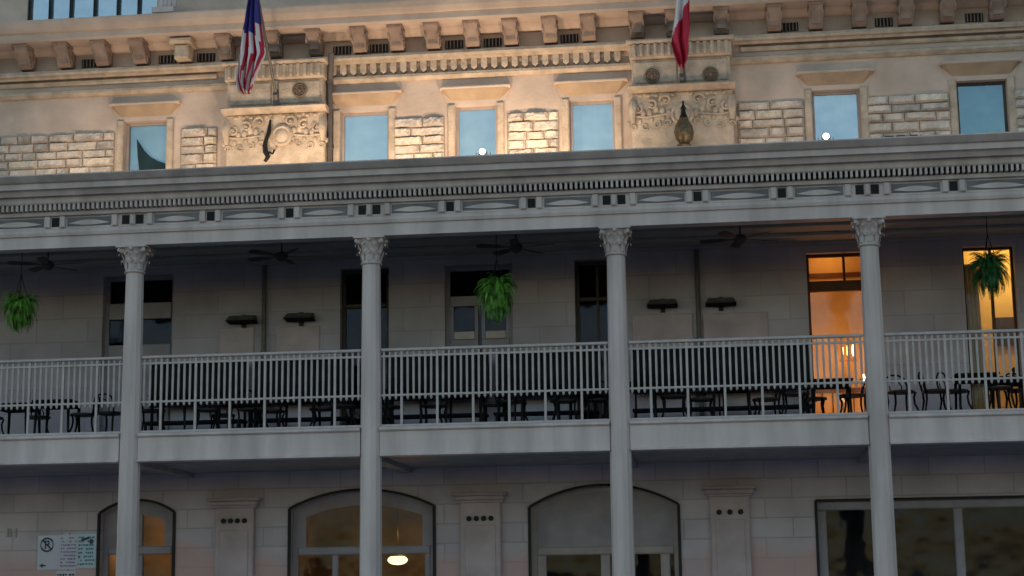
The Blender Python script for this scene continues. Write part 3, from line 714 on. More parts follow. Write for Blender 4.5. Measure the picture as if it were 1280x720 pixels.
# columns
def make_column(cx):
    col = empty('column', (0, 0, 0)); col.parent = ver; col.location = Vector((cx, 0, .13))-ver.location
    s = MB()
    pr = [(.24, 0), (.24, .12), (.21, .14), (.21, .2), (.178, .24), (.176, 1.0), (.166, SB-.13), (.158, 5.0), (.150, 6.0), (.142, zz(318, 0, 770)-.13-.0)]
    s.lathe((cx, 0, .13), pr, 24, flute=.035); VB(s, 'shaft', M['paint'], col, False)
    c = MB(); z0 = zz(318, 0, 770); z1 = zz(284, 0, 770)-.02; h = z1-z0
    c.lathe((cx, 0, z0), [(.16, -.03), (.175, -.015), (.16, 0), (.15, .02), (.155, h*.35), (.17, h*.6), (.20, h*.8), (.235, h*.9)], 20)
    n = 8
    for row, (zb, zt, r0, r1, off) in enumerate(((.02, h*.42, .155, .20, 0), (h*.3, h*.72, .165, .225, .5))):
        for k in range(n):
            t = 2*math.pi*(k+off)/n; u = Vector((math.cos(t), math.sin(t), 0)); v = Vector((-math.sin(t), math.cos(t), 0)); base = Vector((cx, 0, z0))
            pts = [(r0, zb, .035), (r0+.012, zb+(zt-zb)*.5, .05), (r1, zt, .045), (r1+.03, zt-.015, .03), (r1+.028, zt-.045, .012)]
            vs = []
            for r_, z_, w_ in pts: vs += [base+u*r_+v*w_+Vector((0, 0, z_)), base+u*(r_+.012)+Vector((0, 0, z_)), base+u*r_-v*w_+Vector((0, 0, z_))]
            fs = []
            for q in range(4): fs += [[q*3, q*3+1, q*3+4, q*3+3], [q*3+1, q*3+2, q*3+5, q*3+4]]
            c.add(vs, fs)
    for k in range(4):
        t = math.pi/4+k*math.pi/2; u = Vector((math.cos(t), math.sin(t), 0))
        ctr = Vector((cx, 0, z0+h*.80))+u*.245
        c.tube([ctr+u*(.052*(1-q*.06)*math.cos(q*.7-.5))+Vector((0, 0, .052*(1-q*.06)*math.sin(q*.7-.5))) for q in range(11)], .022, 6)
        c.ball(ctr, .03, .03, .03, 8, 5)
        t2 = k*math.pi/2; u2 = Vector((math.cos(t2), math.sin(t2), 0)); c.ball(Vector((cx, 0, z0+h*.84))+u2*.225, .035, .035, .035, 8, 5)
    c.box(cx-.245, cx+.245, -.245, .245, z1-.045, z1-.008)
    c.box(cx-.19, cx+.19, -.16, .13, z1-.01, BB+.03)
    VB(c, 'capital', M['paint'], col, False)
for cx in CX: make_column(cx)
# floor, fascia per bay, ceilings
b = MB(); b.box(VX0, VX1, .06, WY-.004, SB+.10, ST-.005); VB(b, 'gallery_floor', M['deck'])
b = MB(); b.box(VX0, VX1, .142, WY-.005, 7.62, 7.70)
for k in range(1, 4): b.bbox(VX0, VX1, WY*k/4-.05, WY*k/4+.05, 7.56, 7.619, .01)
VB(b, 'gallery_ceiling', M['ceil'])
b = MB(); b.box(VX0, VX1, .12, WY-.005, SB+.05, SB+.099)
for cx in CX: b.box(cx-.1, cx+.1, .125, WY-.01, SB-.03, SB+.049)
VB(b, 'portico_ceiling', M['ceil2'])
for i in range(len(CX)-1):
    x0, x1 = CX[i]+.155, CX[i+1]-.155
    b = MB(); b.sweep([(-.10, SB), (-.13, SB+.005), (-.13, SB+.035), (-.09, SB+.045), (-.09, ST-.07), (-.12, ST-.06), (-.14, ST-.045), (-.14, ST-.012), (-.12, ST), (.118, ST), (.118, SB)], x0, x1)
    VB(b, 'fascia_beam', M['paint'])
    # railing
    ra = empty('railing'); ra.parent = ver; ra.location = Vector(((x0+x1)/2, 0, ST))-ver.location
    t = MB(); t.bbox(x0, x1, -.045, .045, RT-.045, RT, .012); VB(t, 'handrail', M['paint_rail'], ra)
    t = MB(); t.box(x0, x1, -.02, .02, RT-.135, RT-.105); t.box(x0, x1, -.022, .022, RT-.745, RT-.715); t.box(x0, x1, -.03, .03, ST+.012, ST+.045)
    VB(t, 'cross_rails', M['paint_rail'], ra)
    t = MB(); n = round((x1-x0)/.0935); sp_ = (x1-x0)/n
    ps = MB()
    for k in range(n):
        x = x0+(k+.5)*sp_; jx = random.uniform(-.003, .003)
        if k % 6 == 3:
            ps.box(x-.018, x+.018, -.018, .018, ST+.003, RT-.046); ps.ball((x, 0, RT-.73), .028, .028, .03, 8, 5)
        else:
            t.tube([(x+jx, 0, RT-.80), (x+jx, 0, RT-.77), (x+jx, 0, RT-.73), (x+jx*.5, 0, RT-.4), (x, 0, RT-.046)], [.007, .023, .017, .0195, .018], 6)
    VB(t, 'balusters', M['paint_rail'], ra); VB(ps, 'rail_posts', M['paint_rail'], ra)

# ================================================================== THINGS ON THE FACADE
# drainpipes
def drainpipe(pts, r, label):
    b = MB(); b.tube(pts, r, 8)
    for p in pts[1:-1]: b.lathe((p[0], p[1], p[2]-.03), [(r*1.35, 0), (r*1.35, .05)], 10)
    o = b.build('drainpipe', M['pipe'], origin=pts[-1]); return tag(o, label, 'drainpipe', 'drainpipes on the hotel front')
p0 = at(410, 100, 2.7); p1 = at(405, 190, 2.85); p2 = at(414, 66, 2.6)
drainpipe([(p2.x, 2.62, p2.z), (p0.x, 2.84, p0.z), (p0.x, 2.86, 9.6), (p0.x, 2.87, 8.9)], .05, 'dark drainpipe down the right side of the flag pier with the striped flag')
for px, yy, lb in ((330, 400, 'slim dark drainpipe between the two left wall heaters in the gallery'), (873, 385, 'slim dark drainpipe between the two wall heaters near the lit doorway')):
    x = xx(px, yy, WY-.06); drainpipe([(x, WY-.07, 7.55), (x, WY-.07, 6.0), (x, WY-.07, GZ+.03)], .04, lb)
# wall heaters (dark hoods)
def wall_heater(px, py, label):
    p = at(px, py, WY-.18); r = empty('wall_heater', (p.x, WY-.01, p.z)); tag(r, label, 'wall heater', 'dark wall heaters in the gallery')
    b = MB(); b.add([(-.26, -.30, -.02), (.26, -.30, -.02), (.26, -.02, -.05), (-.26, -.02, -.05), (-.20, -.24, .07), (.20, -.24, .07), (.22, -.02, .10), (-.22, -.02, .10)], [[0, 1, 5, 4], [1, 2, 6, 5], [2, 3, 7, 6], [3, 0, 4, 7], [4, 5, 6, 7]]); b.build('hood', M['iron_soft'], r)
    b = MB(); b.box(-.2, .2, -.25, -.05, -.04, -.025)
    for k in range(6): b.box(-.18+k*.068, -.16+k*.068, -.24, -.06, -.05, -.041)
    b.build('grille', M['wood_blk'], r)
    b = MB(); b.box(-.04, .04, -.02, .008, -.12, .12); b.build('wall_bracket', M['iron'], r)
wall_heater(302, 400, 'dark wall heater farthest left in the gallery')
wall_heater(374, 397, 'dark wall heater just left of the dark window beside the second column')
wall_heater(828, 380, 'dark wall heater just right of the third column')
wall_heater(901, 378, 'dark wall heater nearest the orange lit doorway')
# ceiling fans
fan0 = None
def make_fan():
    r = empty('ceiling_fan', (0, 0, 0))
    b = MB(); b.lathe((0, 0, 0), [(.07, 0), (.05, -.05), (.013, -.06), (.013, -.2), (.05, -.21), (.10, -.24), (.11, -.30), (.07, -.35), (.03, -.37)], 16); b.build('motor', M['iron_soft'], r, True)
    for k in range(5):
        t = 2*math.pi*k/5+.3; u = Vector((math.cos(t), math.sin(t), 0)); v = Vector((-math.sin(t), math.cos(t), 0)); z = -.285
        pts = [(.09, .02), (.2, .03), (.3, .065), (.60, .075), (.66, .05), (.66, -.05), (.60, -.075), (.3, -.065), (.2, -.03), (.09, -.02)]
        n = len(pts); vs = [u*a_+v*b_+Vector((0, 0, z+b_*.2)) for a_, b_ in pts]+[u*a_+v*b_+Vector((0, 0, z+b_*.2+.008)) for a_, b_ in pts]
        m_ = MB(); m_.add(vs, [list(range(n)), list(range(n, 2*n))[::-1]]+[[i, (i+1) % n, n+(i+1) % n, n+i] for i in range(n)]); m_.build('blade', M['iron_soft'], r)
    return r
fan0 = make_fan()
for i, (px, py, lb) in enumerate(((352, 311, 'dark ceiling fan in the second gallery bay, between the first and second columns'), (645, 300, 'dark ceiling fan above the hanging fern in the middle gallery bay'),
        (925, 293, 'dark ceiling fan in the gallery bay with the orange lit doorway'), (60, 326, 'dark ceiling fan in the far left gallery bay, left of the first column'))):
    o = fan0 if i == 0 else copy_tree(fan0); p = at(px, py, 1.2); o.location = (p.x, 1.2, 7.617); o.rotation_euler = (0, 0, i*.7); tag(o, lb, 'ceiling fan', 'ceiling fans in the gallery')
# hanging ferns
def fern(px, py, Y, size, label, mt, seed, droop=.9):
    rnd = random.Random(seed); p = at(px, py, Y); r = empty('hanging_fern', (p.x, Y, p.z)); tag(r, label, 'hanging plant', 'ferns hanging along the gallery')
    b = MB()
    for k in range(300):
        t = rnd.uniform(0, 2*math.pi); L = size*rnd.uniform(.6, 1.12); el = rnd.uniform(-.5, 1.45); u = Vector((math.cos(t), math.sin(t), 0)); v = Vector((-math.sin(t), math.cos(t), 0))
        pos = Vector((0, 0, .06))+u*.04; ang = el; n = 14; st = L/n; pts = []
        for i in range(n+1):
            pts.append((pos.copy(), ang)); pos = pos+(u*math.cos(ang)+Vector((0, 0, math.sin(ang))))*st; ang -= rnd.uniform(.08, .19)*droop
        for i in range(n):
            q, an = pts[i]; q2, _ = pts[i+1]; wl = .048*math.sin(math.pi*min(1, (i+1.2)/(n+1)))+.012
            d = (q2-q); up_ = u*(-math.sin(an))+Vector((0, 0, math.cos(an)))
            for s_ in (-1, 1):
                for h_ in (0, .5):
                    o_ = q+d*h_; tip = o_+v*s_*wl*rnd.uniform(.8, 1.2)+d*.6-up_*wl*.45
                    b.add([o_, o_+d*.34, tip], [[0, 1, 2]])
            b.add([q-v*.002, q+v*.002, q2+v*.002, q2-v*.002], [[0, 1, 2, 3]])
    b.v = [(x_*.74, y_*.8, z_*1.12) for x_, y_, z_ in b.v]
    b.build('fronds', mt, r)
    b = MB(); b.lathe((0, 0, -.14), [(.04, 0), (.11, .03), (.155, .10), (.17, .18), (.16, .18), (.13, .12)], 18); b.build('basket', M['basket'], r, True)
    b = MB(); H = 7.55-p.z
    for k in range(3): t = k*2.094; b.tube([(.165*math.cos(t), .165*math.sin(t), .04), (0, 0, min(.6, H*.7))], .006, 4)
    b.tube([(0, 0, min(.6, H*.7)), (0, 0, H)], .007, 4); b.build('chain', M['iron'], r)
    return r
fern(25, 388, .75, .46, 'bright green fern hanging at the far left of the gallery', M['fern'], 1, 1.05)
fern(621, 370, .75, .52, 'tall bright green fern hanging in front of the gallery door in the middle bay', M['fern'], 2, 1.1)
fr_ = fern(1237, 341, .75, .50, 'dark green fern hanging before the yellow lit window at the right', M['fern2'], 3, 1.0)

# floodlights on the veranda roof
RZ = ztop+.03
def floodlight(px, Y, e, label, lit_=False, size=.9):
    x = xx(px, 190, Y); zr = ztop+.004+.056*(Y+.7)/3.7
    r = empty('floodlight', (x, Y, zr)); tag(r, label, 'floodlight', 'floodlights on the veranda roof')
    b = MB(); b.box(-.05, .05, -.03, .03, 0, .02); b.tube([(-.11, 0, .09), (-.11, 0, .03), (.11, 0, .03), (.11, 0, .09)], .008, 6); b.build('stand', M['floodcase'], r)
    b = MB(); b.add([(-.10, -.03, .03), (.10, -.03, .03), (.10, -.05, .13), (-.10, -.05, .13), (-.07, .0, .0), (.07, .0, .0), (.07, .07, .10), (-.07, .07, .10)], [[0, 1, 2, 3], [0, 4, 5, 1], [1, 5, 6, 2], [2, 6, 7, 3], [3, 7, 4, 0], [4, 7, 6, 5]])
    for v in range(len(b.v)): b.v[v] = (b.v[v][0]*size, b.v[v][1]*size, (b.v[v][2]+.015)*size)
    b.build('case', M['floodcase'], r)
    if lit_:
        b = MB(); b.ball((0, -.10, .085), .048, .048, .045, 16, 10); b.build('bulb', M['bulb'], r, True)
        pl0 = plight('bulb_light', (0, -.2, .16), 1.6, (1, .9, .75), .05); pl0.parent = r
    if e:
        l = bpy.data.lights.new('flood_beam', 'SPOT'); l.energy = e*2.15; l.color = (1, .73, .45); l.spot_size = R(125); l.spot_blend = 1; l.shadow_soft_size = .12
        o = bpy.data.objects.new('flood_beam', l); COL.objects.link(o); o.parent = r; o.location = (0, .02, .22)
        o.rotation_euler = Vector((0, -1.0, -1.1)).to_track_quat('Z', 'Y').to_euler()
floodlight(60, 1.2, 25, 'dark floodlight on the veranda roof below the far left rough stone band')
floodlight(150, 1.3, 22, 'dark floodlight on the veranda roof just left of the window with the dark reflection shape')
floodlight(232, 1.6, 16, 'small dark floodlight on the veranda roof right of the window with the dark reflection shape')
floodlight(318, 1.3, 36, 'dark floodlight on the veranda roof below the pier with the striped flag')
floodlight(400, 1.5, 32, 'dark floodlight on the veranda roof at the foot of the upper drainpipe')
floodlight(500, 1.5, 40, 'dark floodlight on the veranda roof between the second and third upper windows')
floodlight(604, -.52, 0, 'small bright white lamp on the roof edge below the third upper window from the left', True, .7)
floodlight(604, 1.5, 56, 'dark floodlight set back behind the bright white lamp at the middle of the roof')
floodlight(690, 1.5, 48, 'dark floodlight on the veranda roof left of the fourth upper window')
floodlight(775, 1.5, 16, 'dark floodlight on the veranda roof left of the pier with the red and white flag')
floodlight(1033, -.52, 0, 'small bright white lamp on the roof edge below the pale fifth upper window', True, .7)
floodlight(900, 1.3, 9, 'dark floodlight on the veranda roof right of the bronze urn lantern')
floodlight(1000, 1.3, 13, 'dark floodlight set back on the roof near the pale fifth upper window')
floodlight(1200, 1.2, 7, 'dark floodlight on the veranda roof below the dark teal rightmost window')
floodlight(1112, -.45, 0, 'leftmost of three small dark floodlights on the roof edge, right side', size=.6)
floodlight(1127, -.45, 0, 'middle one of three small dark floodlights on the roof edge, right side', size=.6)
floodlight(1143, -.45, 0, 'rightmost of three small dark floodlights on the roof edge, right side', size=.6)

# bronze lantern and iron arm on the piers
cx, PY, zl, zm, zc_, pa_, pc_ = pier1
p = at(855, 165, PY-.2); r = empty('lantern', (p.x, PY-.2, 9.3)); tag(r, 'bronze urn shaped lantern in front of the right flag pier', 'lantern')
z = lambda y: at(855, y, PY-.2).z-9.3
b = MB(); b.lathe((0, 0, 0), [(.10, z(190)), (.13, z(182)), (.09, z(179)), (.15, z(174)), (.175, z(165)), (.15, z(157)), (.09, z(150)), (.07, z(147))], 12, flute=.08); b.build('body', M['bronze'], r, True)
b = MB(); b.lathe((0, 0, 0), [(.075, z(147.5)), (.05, z(143)), (.035, z(138)), (.05, z(135)), (.02, z(131)), (.012, z(126))], 12); b.build('cap', M['iron'], r, True)
b = MB(); b.tube([(.02, .19, z(150)), (.02, .03, z(141)), (.0, 0, z(138))], .02, 6); b.build('bracket_arm', M['iron'], r)
cx, PY, zl, zm, zc_, pa_, pc_ = pier0
p = at(335, 175, PY-.12); r = MB()
pts = [(338, 150), (337, 158), (336, 166), (333, 174), (331, 182), (332, 190), (335, 196), (331, 202)]
r.tube([at(x, y, PY-.12) for x, y in pts], [.02, .03, .04, .035, .045, .05, .045, .03], 8)
r.tube([at(336, 190, PY-.12), at(341, 192, PY-.12), at(343, 187, PY-.12)], .02, 6)
r.tube([at(337, 160, PY-.12), at(337, 160, PY+.04)], .02, 6)
tag(r.build('wall_scroll', M['iron'], None, True, origin=tuple(p)), 'dark wrought iron scroll fixed on the left flag pier below the ledge', 'iron scroll')

# flagpoles and flags
def find_Y(px, py, X):
    best = min((abs(at(px, py, y/100).x-X), y/100) for y in range(-200, 262)); return best[1]
def flag_cloth(rows, Y, folds, mats, colour, name, label, tilt=0.0):
    """rows: (py, px_left, px_right) outline; limp cloth with folds"""
    n = 28; b = MB(); base = []
    ys = [rr[0] for rr in rows]; N = 44
    def lerp(y):
        for i in range(len(rows)-1):
            if rows[i][0] <= y <= rows[i+1][0]:
                t = (y-rows[i][0])/(rows[i+1][0]-rows[i][0]); t = t*t*(3-2*t)*.5+t*.5
                return rows[i][1]*(1-t)+rows[i+1][1]*t, rows[i][2]*(1-t)+rows[i+1][2]*t
        return rows[-1][1:]
    for j in range(N+1):
        y = ys[0]+(ys[-1]-ys[0])*j/N; l, r_ = lerp(y); v = j/N
        for i in range(n+1):
            u = i/n; px = l+(r_-l)*(u+.05*math.sin(u*2*math.pi*folds+v*3)*min(1, v*3)); yy = Y+(.06+.05*v)*math.sin(u*2*math.pi*folds+1.2*math.sin(v*4))+tilt*v
            q = at(px, y+2.5*math.sin(u*9+v*2)*v, Y); b.v.append((q.x, yy, q.z))
    for j in range(N):
        for i in range(n):
            k = j*(n+1)+i; b.f.append([k, k+1, k+n+2, k+n+1]); b.m.append(colour(i/n, j/N))
    o = b.build(name, mats, None, False); o.data.polygons.foreach_set('use_smooth', [True]*len(o.data.polygons))
    md = o.modifiers.new('thickness', 'SOLIDIFY'); md.thickness = .004
    return o
fwht = mat('flag_white', (.86, .80, .82), .8, var=.05); fred = mat('flag_red', (.62, .035, .08), .8, var=.1); fblu = mat('flag_blue', (.07, .06, .30), .8, var=.1)
cx0, PY0 = pier0[0], pier0[1]; cx1, PY1 = pier1[0], pier1[1]
def pole(px0, py0, PYp, pxf, pyf, label, glabel, Yf=None):
    m_ = at(px0, py0, PYp-.05); Yf = Yf if Yf is not None else find_Y(pxf, pyf, m_.x); f_ = at(pxf, pyf, Yf)
    top = Vector((f_.x, Yf, f_.z)); d = (top-Vector((m_.x, PYp-.05, m_.z))); tip = top+d*.25
    r = empty('flagpole', (m_.x, PYp, m_.z)); tag(r, label, 'flagpole', 'flagpoles leaning out from the piers')
    O = Vector((m_.x, PYp, m_.z))
    b = MB(); b.tube([Vector((0, 0, 0)), tip-O], [.03, .02], 8); b.build('pole', M['pipe'], r, True)
    b = MB(); b.ball(tip-O, .05, .05, .05); b.build('finial', M['bronze'], r, True)
    b = MB(); b.box(-.05, .05, -.06, -.031, -.14, .12); b.tube([(0, -.03, -.03), (0, -.12, .05)], .045, 8); b.build('socket', M['pipe'], r)
    return Yf
Y1 = pole(345, 122, PY0, 318, -26, 'thin flagpole on the left pier carrying the striped flag', '')
def us(u, v):
    if v < .50 and u > .12+.5*max(0, v-.36) and not (v > .4 and u > .75): return 2
    return 1 if int((u*1.0+v*.12)*13) % 2 == 0 else 0
o = flag_cloth([(-30, 308, 324), (-5, 310, 322), (20, 306, 324), (45, 301, 327), (66, 297, 331), (82, 296, 325), (96, 295, 320), (110, 298, 316), (114, 302, 313)], Y1, 3.2, [fwht, fred, fblu], us, 'flag', '')
tag(o, 'limp american flag with dark blue canton and red and white stripes at the left pier', 'flag')
Y2 = pole(853, 100, PY1, 851, -40, 'thin flagpole on the right pier carrying the limp red and white flag', '', 1.55)
def tx(u, v):
    if v < .30: return 2 if u > .9 else 0
    return 1 if u > .95-1.0*max(0, (v-.30)/.45) or v > .90 else 0
globals().__setitem__('FL2', 1)
o = flag_cloth([(-44, 846, 860), (-10, 846, 861), (15, 843, 861), (35, 840, 862), (50, 838, 861), (62, 841, 861), (74, 845, 860), (82, 849, 857)], Y2, 2.2, [fwht, fred, fblu], tx, 'flag', '')
tag(o, 'limp texas flag showing white and red folds at the right pier', 'flag')

# pale letters and street sign
r = MB(); p = at(14, 666, WY)
for px in (9.5, 13, 19.5): q = at(px, 666, WY-.02); r.bbox(q.x-.016, q.x+.016, WY-.02, WY-.001, q.z-.075, q.z+.075, .005)
tag(r.build('wall_lettering', M['sign_w'], origin=(p.x, WY-.02, p.z)), 'short pale upright marks of lettering on the street wall at the far left', 'lettering')
SY = -4.0
q0 = at(47, 668, SY); q1 = at(119, 712, SY)
r = empty('street_sign', ((q0.x+q1.x)/2, SY, .134)); tag(r, 'three parking sign plates side by side on a galvanised kerb post', 'street sign')
O = r.location.copy()
b = MB(); b.tube([(0, .03, 0), (0, .03, at(80, 668, SY).z+.02-O.z)], .03, 8); b.build('post', M['galv'], r)
def plate(pa, pb, ya, yb, m, dz=0):
    a = at(pa, ya, SY); c = at(pb, yb, SY); b = MB(); b.bbox(a.x-O.x, c.x-O.x, -.004-dz, 0-dz, c.z-O.z, a.z-O.z, .002); return b.build('sign_plate', m, r), a-O, c-O
pl1, a, c = plate(48, 74, 669.5, 712, M['sign_w']); pl2, a2, c2 = plate(75, 96, 668.5, 712, M['sign_w']); pl3, a3, c3 = plate(97, 119, 667.5, 710, M['sign_t'])
pl4, a4, c4 = plate(70, 94, 714, 735, M['sign_w'])
def ink(m, f, parent):
    b = MB(); f(b); return b.build('sign_marking', m, parent)
ring = at(59, 681, SY)-O
def f1(b):
    n = 24; rr = .085
    for k in range(n):
        t0 = 2*math.pi*k/n; t1 = 2*math.pi*(k+1)/n
        b.bar((ring.x+rr*math.cos(t0), -.007, ring.z+rr*math.sin(t0)), (ring.x+rr*math.cos(t1), -.007, ring.z+rr*math.sin(t1)), .004, .022)
    b.bar((ring.x-.055, -.0075, ring.z+.055), (ring.x+.055, -.0075, ring.z-.055), .002, .02)
    b.box(ring.x-.03, ring.x-.012, -.010, -.0085, ring.z-.055, ring.z+.055)     # letter P
    b.box(ring.x-.012, ring.x+.03, -.010, -.0085, ring.z+.037, ring.z+.055); b.box(ring.x-.012, ring.x+.03, -.010, -.0085, ring.z-.005, ring.z+.013); b.box(ring.x+.016, ring.x+.034, -.010, -.0085, ring.z+.013, ring.z+.037)
    z = c.z+.055
    b.prism([(a.x+.03, z), (a.x+.075, z+.03), (a.x+.075, z-.03)], -.008, -.006); b.box(a.x+.075, a.x+.12, -.008, -.006, z-.009, z+.009)
ink(M['sign_ink'], f1, pl1)
rnd = random.Random(5)
def lines(b, a, c, rows, h0=.02):
    z = a.z-.035
    for k in range(rows):
        x = a.x+.02
        while x < c.x-.03:
            w_ = rnd.uniform(.014, .034)
            if rnd.random() < .85: b.box(x, min(x+w_, c.x-.015), -.008, -.006, z-h0*rnd.uniform(.7, 1.1), z)
            x += w_+rnd.uniform(.006, .014)
        z -= (a.z-c.z-.05)/rows
ink(M['sign_pur'], lambda b: lines(b, a2, c2, 9), pl2); ink(M['sign_teal'], lambda b: lines(b, a3, c3, 8, .026), pl3)
def f3(b):
    x = a3.x+.15; z = a3.z-.06
    b.bar((x-.09, -.009, z-.02), (x+.02, -.009, z+.01), .003, .03); b.ball((x+.045, -.008, z-.04), .028, .004, .035, 8, 5)
ink(M['sign_ink'], f3, pl3)
ink(M['sign_ink'], lambda b: lines(b, a4, c4, 3, .03), pl4)

# ================================================================== GALLERY FURNITURE
FZ = ST-.003
def make_table():
    r = empty('bistro_table', (0, 0, 0))
    b = MB(); b.lathe((0, 0, 0), [(.30, .715), (.32, .722), (.32, .742), (.31, .745)], 20) if False else b.box(-.33, .33, -.30, .30, .645, .675); b.box(-.29, .29, -.26, .26, .57, .644); b.build('top', M['wood_blk'], r)
    for sx in (-1, 1):
        for sy in (-1, 1): m_ = MB(); m_.tube([(sx*.29, sy*.26, 0), (sx*.275, sy*.245, .35), (sx*.27, sy*.24, .58)], [.017, .022, .026], 6); m_.build('leg', M['wood_blk'], r)
    return r
def make_chair():
    r = empty('cafe_chair', (0, 0, 0))
    b = MB(); b.lathe((0, 0, 0), [(.17, .43), (.215, .437), (.215, .462), (.19, .472)], 16); b.build('seat', M['wood_dk'], r)
    for sx in (-1, 1):
        m_ = MB(); m_.tube([(sx*.24, -.21, 0), (sx*.21, -.19, .1), (sx*.155, -.14, .26), (sx*.15, -.13, .36), (sx*.175, -.15, .44)], [.014, .015, .017, .018, .018], 6); m_.build('leg', M['wood_blk'], r)
        m_ = MB(); m_.tube([(sx*.20, .26, 0), (sx*.165, .20, .15), (sx*.15, .17, .32), (sx*.16, .18, .45)], [.014, .015, .017, .018], 6); m_.build('leg', M['wood_blk'], r)
    b = MB(); pts = [(-.17, .18, .44), (-.19, .21, .58), (-.15, .23, .70), (-.06, .24, .745), (.06, .24, .745), (.15, .23, .70), (.19, .21, .58), (.17, .18, .44)]
    b.tube(pts, .015, 6); b.tube([(-.09, .19, .46), (-.10, .21, .57), (-.05, .225, .65), (0, .23, .665), (.05, .225, .65), (.10, .21, .57), (.09, .19, .46)], .010, 5); b.build('backrest', M['wood_blk'], r)
    return r
def make_bench(L):
    r = empty('booth_bench', (0, 0, 0))
    b = MB(); b.bbox(-L/2, L/2, .12, .18, .74, 1.50, .01)
    for k in range(int(L/.12)): x = -L/2+.06+k*.12; b.box(x-.003, x+.003, .116, .119, .76, 1.48)
    b.build('backrest', M['wood_blk'], r)
    b = MB(); b.box(-L/2, L/2, -.22, .16, .42, .46); b.build('seat', M['wood_blk'], r)
    for sx in (-1, 1):
        m_ = MB(); m_.box(sx*(L/2-.05)-.02, sx*(L/2-.05)+.02, -.20, -.16, 0, .42); m_.build('leg', M['wood_blk'], r)
        m_ = MB(); m_.box(sx*(L/2-.05)-.02, sx*(L/2-.05)+.02, .12, .17, 0, .738) ; m_.build('leg', M['wood_blk'], r)
    return r
bench0 = make_bench(1.76)
benches = [(249, 'black high backed bench against the wall right of the first column'), (380, 'black high backed bench against the wall left of the second column'),
           (547, 'black high backed bench below the middle gallery door, right of the second column'), (684, 'black high backed bench against the wall left of the third column'),
           (846, 'black high backed bench against the wall right of the third column'), (956, 'black high backed bench just left of the orange lit doorway')]
for i, (px, lb) in enumerate(benches):
    o = bench0 if i == 0 else copy_tree(bench0); x = xx(px, 470, 2.75); o.location = (x, 2.6+.004*(i % 2), FZ); o.scale = (1 if i < 4 else .84, 1, 1); tag(o, lb, 'bench', 'black benches along the gallery wall')
t0 = make_table(); c0 = make_chair()
bayn = ['left of the first column', 'between the first two columns', 'between the middle two columns', 'between the last two columns', 'right of the last column']
tabs = [(22, 1.3, 0), (72, 1.0, 0), (217, .75, 1), (300, 1.5, 1), (375, 1.2, 1), (508, .85, 2), (582, 1.1, 2), (676, .8, 2), (735, 1.4, 2), (797, .8, 3), (915, 1.25, 3), (1040, 1.1, 3), (1222, .9, 4), (1262, 1.4, 4)]
tdesc = {0: 'left black table', 1: 'right black table'}
ords = ['first', 'second', 'third', 'fourth', 'fifth']
cnt = {}
for i, (px, Y, bay) in enumerate(tabs):
    o = t0 if i == 0 else copy_tree(t0); x = xx(px, 520, Y); o.location = (x, Y, FZ); o.rotation_euler = (0, 0, random.uniform(-.08, .08))
    k = cnt.get(bay, 0); cnt[bay] = k+1
    extra = {915: 'black straight legged table clear of chairs, right of centre between the last two columns', 1040: 'black table in front of the orange lit doorway'}.get(px)
    tag(o, extra or f'black gallery table, {ords[k]} from the left {bayn[bay]}', 'table', 'black tables in the gallery')
chs = [(-12, 1.2, 0, 1.5), (47, 1.3, 0, .4), (104, 1.1, 0, -1.4), (138, 1.0, 0, 2.8), (190, .8, 1, 1.6), (258, .9, 1, -1.3), (278, 1.7, 1, .3), (316, 1.0, 1, 2.9), (340, 1.3, 1, 1.5), (403, 1.2, 1, -1.6), (428, .9, 1, .2),
       (487, 1.2, 2, 1.4), (543, 1.2, 2, 1.6), (617, 1.2, 2, -1.5), (640, .9, 2, 2.9), (705, 1.0, 2, -1.4), (752, 1.0, 2, 3.0), (843, .8, 3, .05), (878, 1.3, 3, 1.5), (958, 1.5, 3, -1.5), (996, .9, 3, 1.5), (1066, 1.3, 3, -1.5), (1018, 1.6, 3, 1.4),
       (1128, 1.0, 4, .4), (1172, 1.0, 4, 1.5), (1196, 1.1, 4, 1.7), (1250, .8, 4, -1.5), (1278, 1.2, 4, .2)]
ords += ['sixth', 'seventh', 'eighth']; cnt = {}
for i, (px, Y, bay, rz) in enumerate(chs):
    o = c0 if i == 0 else copy_tree(c0); x = xx(px, 520, Y); o.location = (x, Y, FZ); o.rotation_euler = (0, 0, rz+random.uniform(-.15, .15))
    k = cnt.get(bay, 0); cnt[bay] = k+1
    tag(o, f'dark curved leg chair, {ords[k]} from the left {bayn[bay]}', 'chair', 'dark cafe chairs in the gallery')

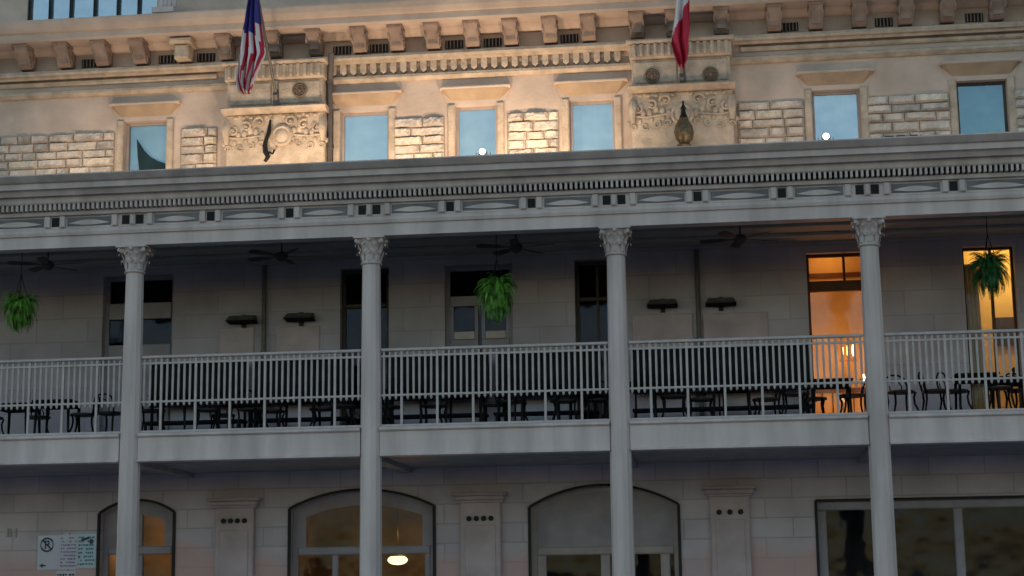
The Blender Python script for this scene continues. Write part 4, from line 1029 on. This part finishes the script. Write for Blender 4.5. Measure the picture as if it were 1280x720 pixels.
# ================================================================== LIT LAMPS
def globe_lamp(name, loc, e, label, mt, rx, rz_, hang, col=(1, .62, .28), cat='lamp'):
    r = empty(name, loc); tag(r, label, cat)
    b = MB(); b.ball((0, 0, 0), rx, rx, rz_, 16, 10); b.build('globe', mt, r, True)
    b = MB()
    if hang > 0: b.tube([(0, 0, rz_*.8), (0, 0, hang)], .008, 5); b.lathe((0, 0, rz_*.75), [(rx*.9, 0), (rx*.6, .03), (.02, .05)], 12)
    else: b.lathe((0, 0, hang), [(.06, 0), (.06, .01), (.012, .02), (.012, -hang-rz_*.9), (rx*.6, -hang-rz_*.8)], 10)
    b.build('stem' if hang > 0 else 'base', M['iron'], r)
    return r
def add_light(r, off, e, col, rad=.08):
    o = plight('lamp_light', off, e, col, rad); o.parent = r
p = at(497, 700, 3.9); zc_l = 3.86
r = globe_lamp('pendant_lamp', p, 0, 'glowing cream bowl lamp hanging inside the arch right of the second column', M['bulb_y'], .18, .085, zc_l-p.z); add_light(r, (0, 0, -.2), 1.2, (1, .55, .2)); add_light(r, (.15, .1, .45), 6.5, (1, .55, .2), .1)
p = at(160, 690, 4.3)
r = globe_lamp('pendant_lamp', (p.x, 4.3, 2.75), 0, 'amber lamp hidden low inside the arched window behind the first column', M['bulb_w'], .10, .08, zc_l-2.75); add_light(r, (.22, -.1, .3), 7.5, (1, .55, .16))
a, c = W5
p = at(1060, 438, 4.2); r = empty('wall_lamp', (p.x, 4.2, p.z)); tag(r, 'lamp with three slim glowing tubes inside the orange doorway just above the railing', 'lamp')
for dx, h in ((-.10, .09), (0, .13), (.09, .10)):
    b = MB(); b.tube([(dx, 0, -h), (dx, 0, -h*.5), (dx, 0, h*.5), (dx, 0, h)], [.012, .022, .022, .010], 8); b.build('tube', M['bulb_o'], r, True)
b = MB(); b.box(-.15, .15, -.02, .02, -.19, -.155); b.box(-.015, .015, -.01, .01, p.z*0-1.35, -.19); b.box(-.12, .12, -.1, .1, -1.40, -1.35); b.build('stand', M['wood_red'], r)
add_light(r, (0, -.2, -.05), 11, (1, .66, .36), .12); add_light(r, (0, -.25, -1.0), 9, (1, .62, .32), .12)
p = at(1035, 330, 4.3); r = globe_lamp('ceiling_lamp', (p.x, 4.3, 7.85), 0, 'small amber ceiling lamp inside the orange doorway behind its transom', M['bulb_o'], .06, .05, .1); add_light(r, (0, -.1, -.22), 6, (1, .64, .28))
a, c = W6
p = at(1268, 325, 4.2); r = globe_lamp('ceiling_lamp', (c+.12, 4.2, 7.75), 0, 'warm ceiling lamp inside the yellow lit window at the right', M['bulb_w'], .07, .06, .25); add_light(r, (0, -.1, -.2), 26, (1, .66, .26))
p = at(1080, 472, 1.1); tz = FZ+.678
r = globe_lamp('table_lamp', (xx(1079, 472, 1.1), 1.1, p.z), 0, 'tiny bright candle lamp on the table beside the fourth column', M['bulb_o'], .03, .055, tz-p.z if p.z > tz else -.2); add_light(r, (0, 0, .12), 1.2, (1, .6, .3), .03)
print('objects', len(bpy.data.objects), 'table lamp z', p.z, tz)
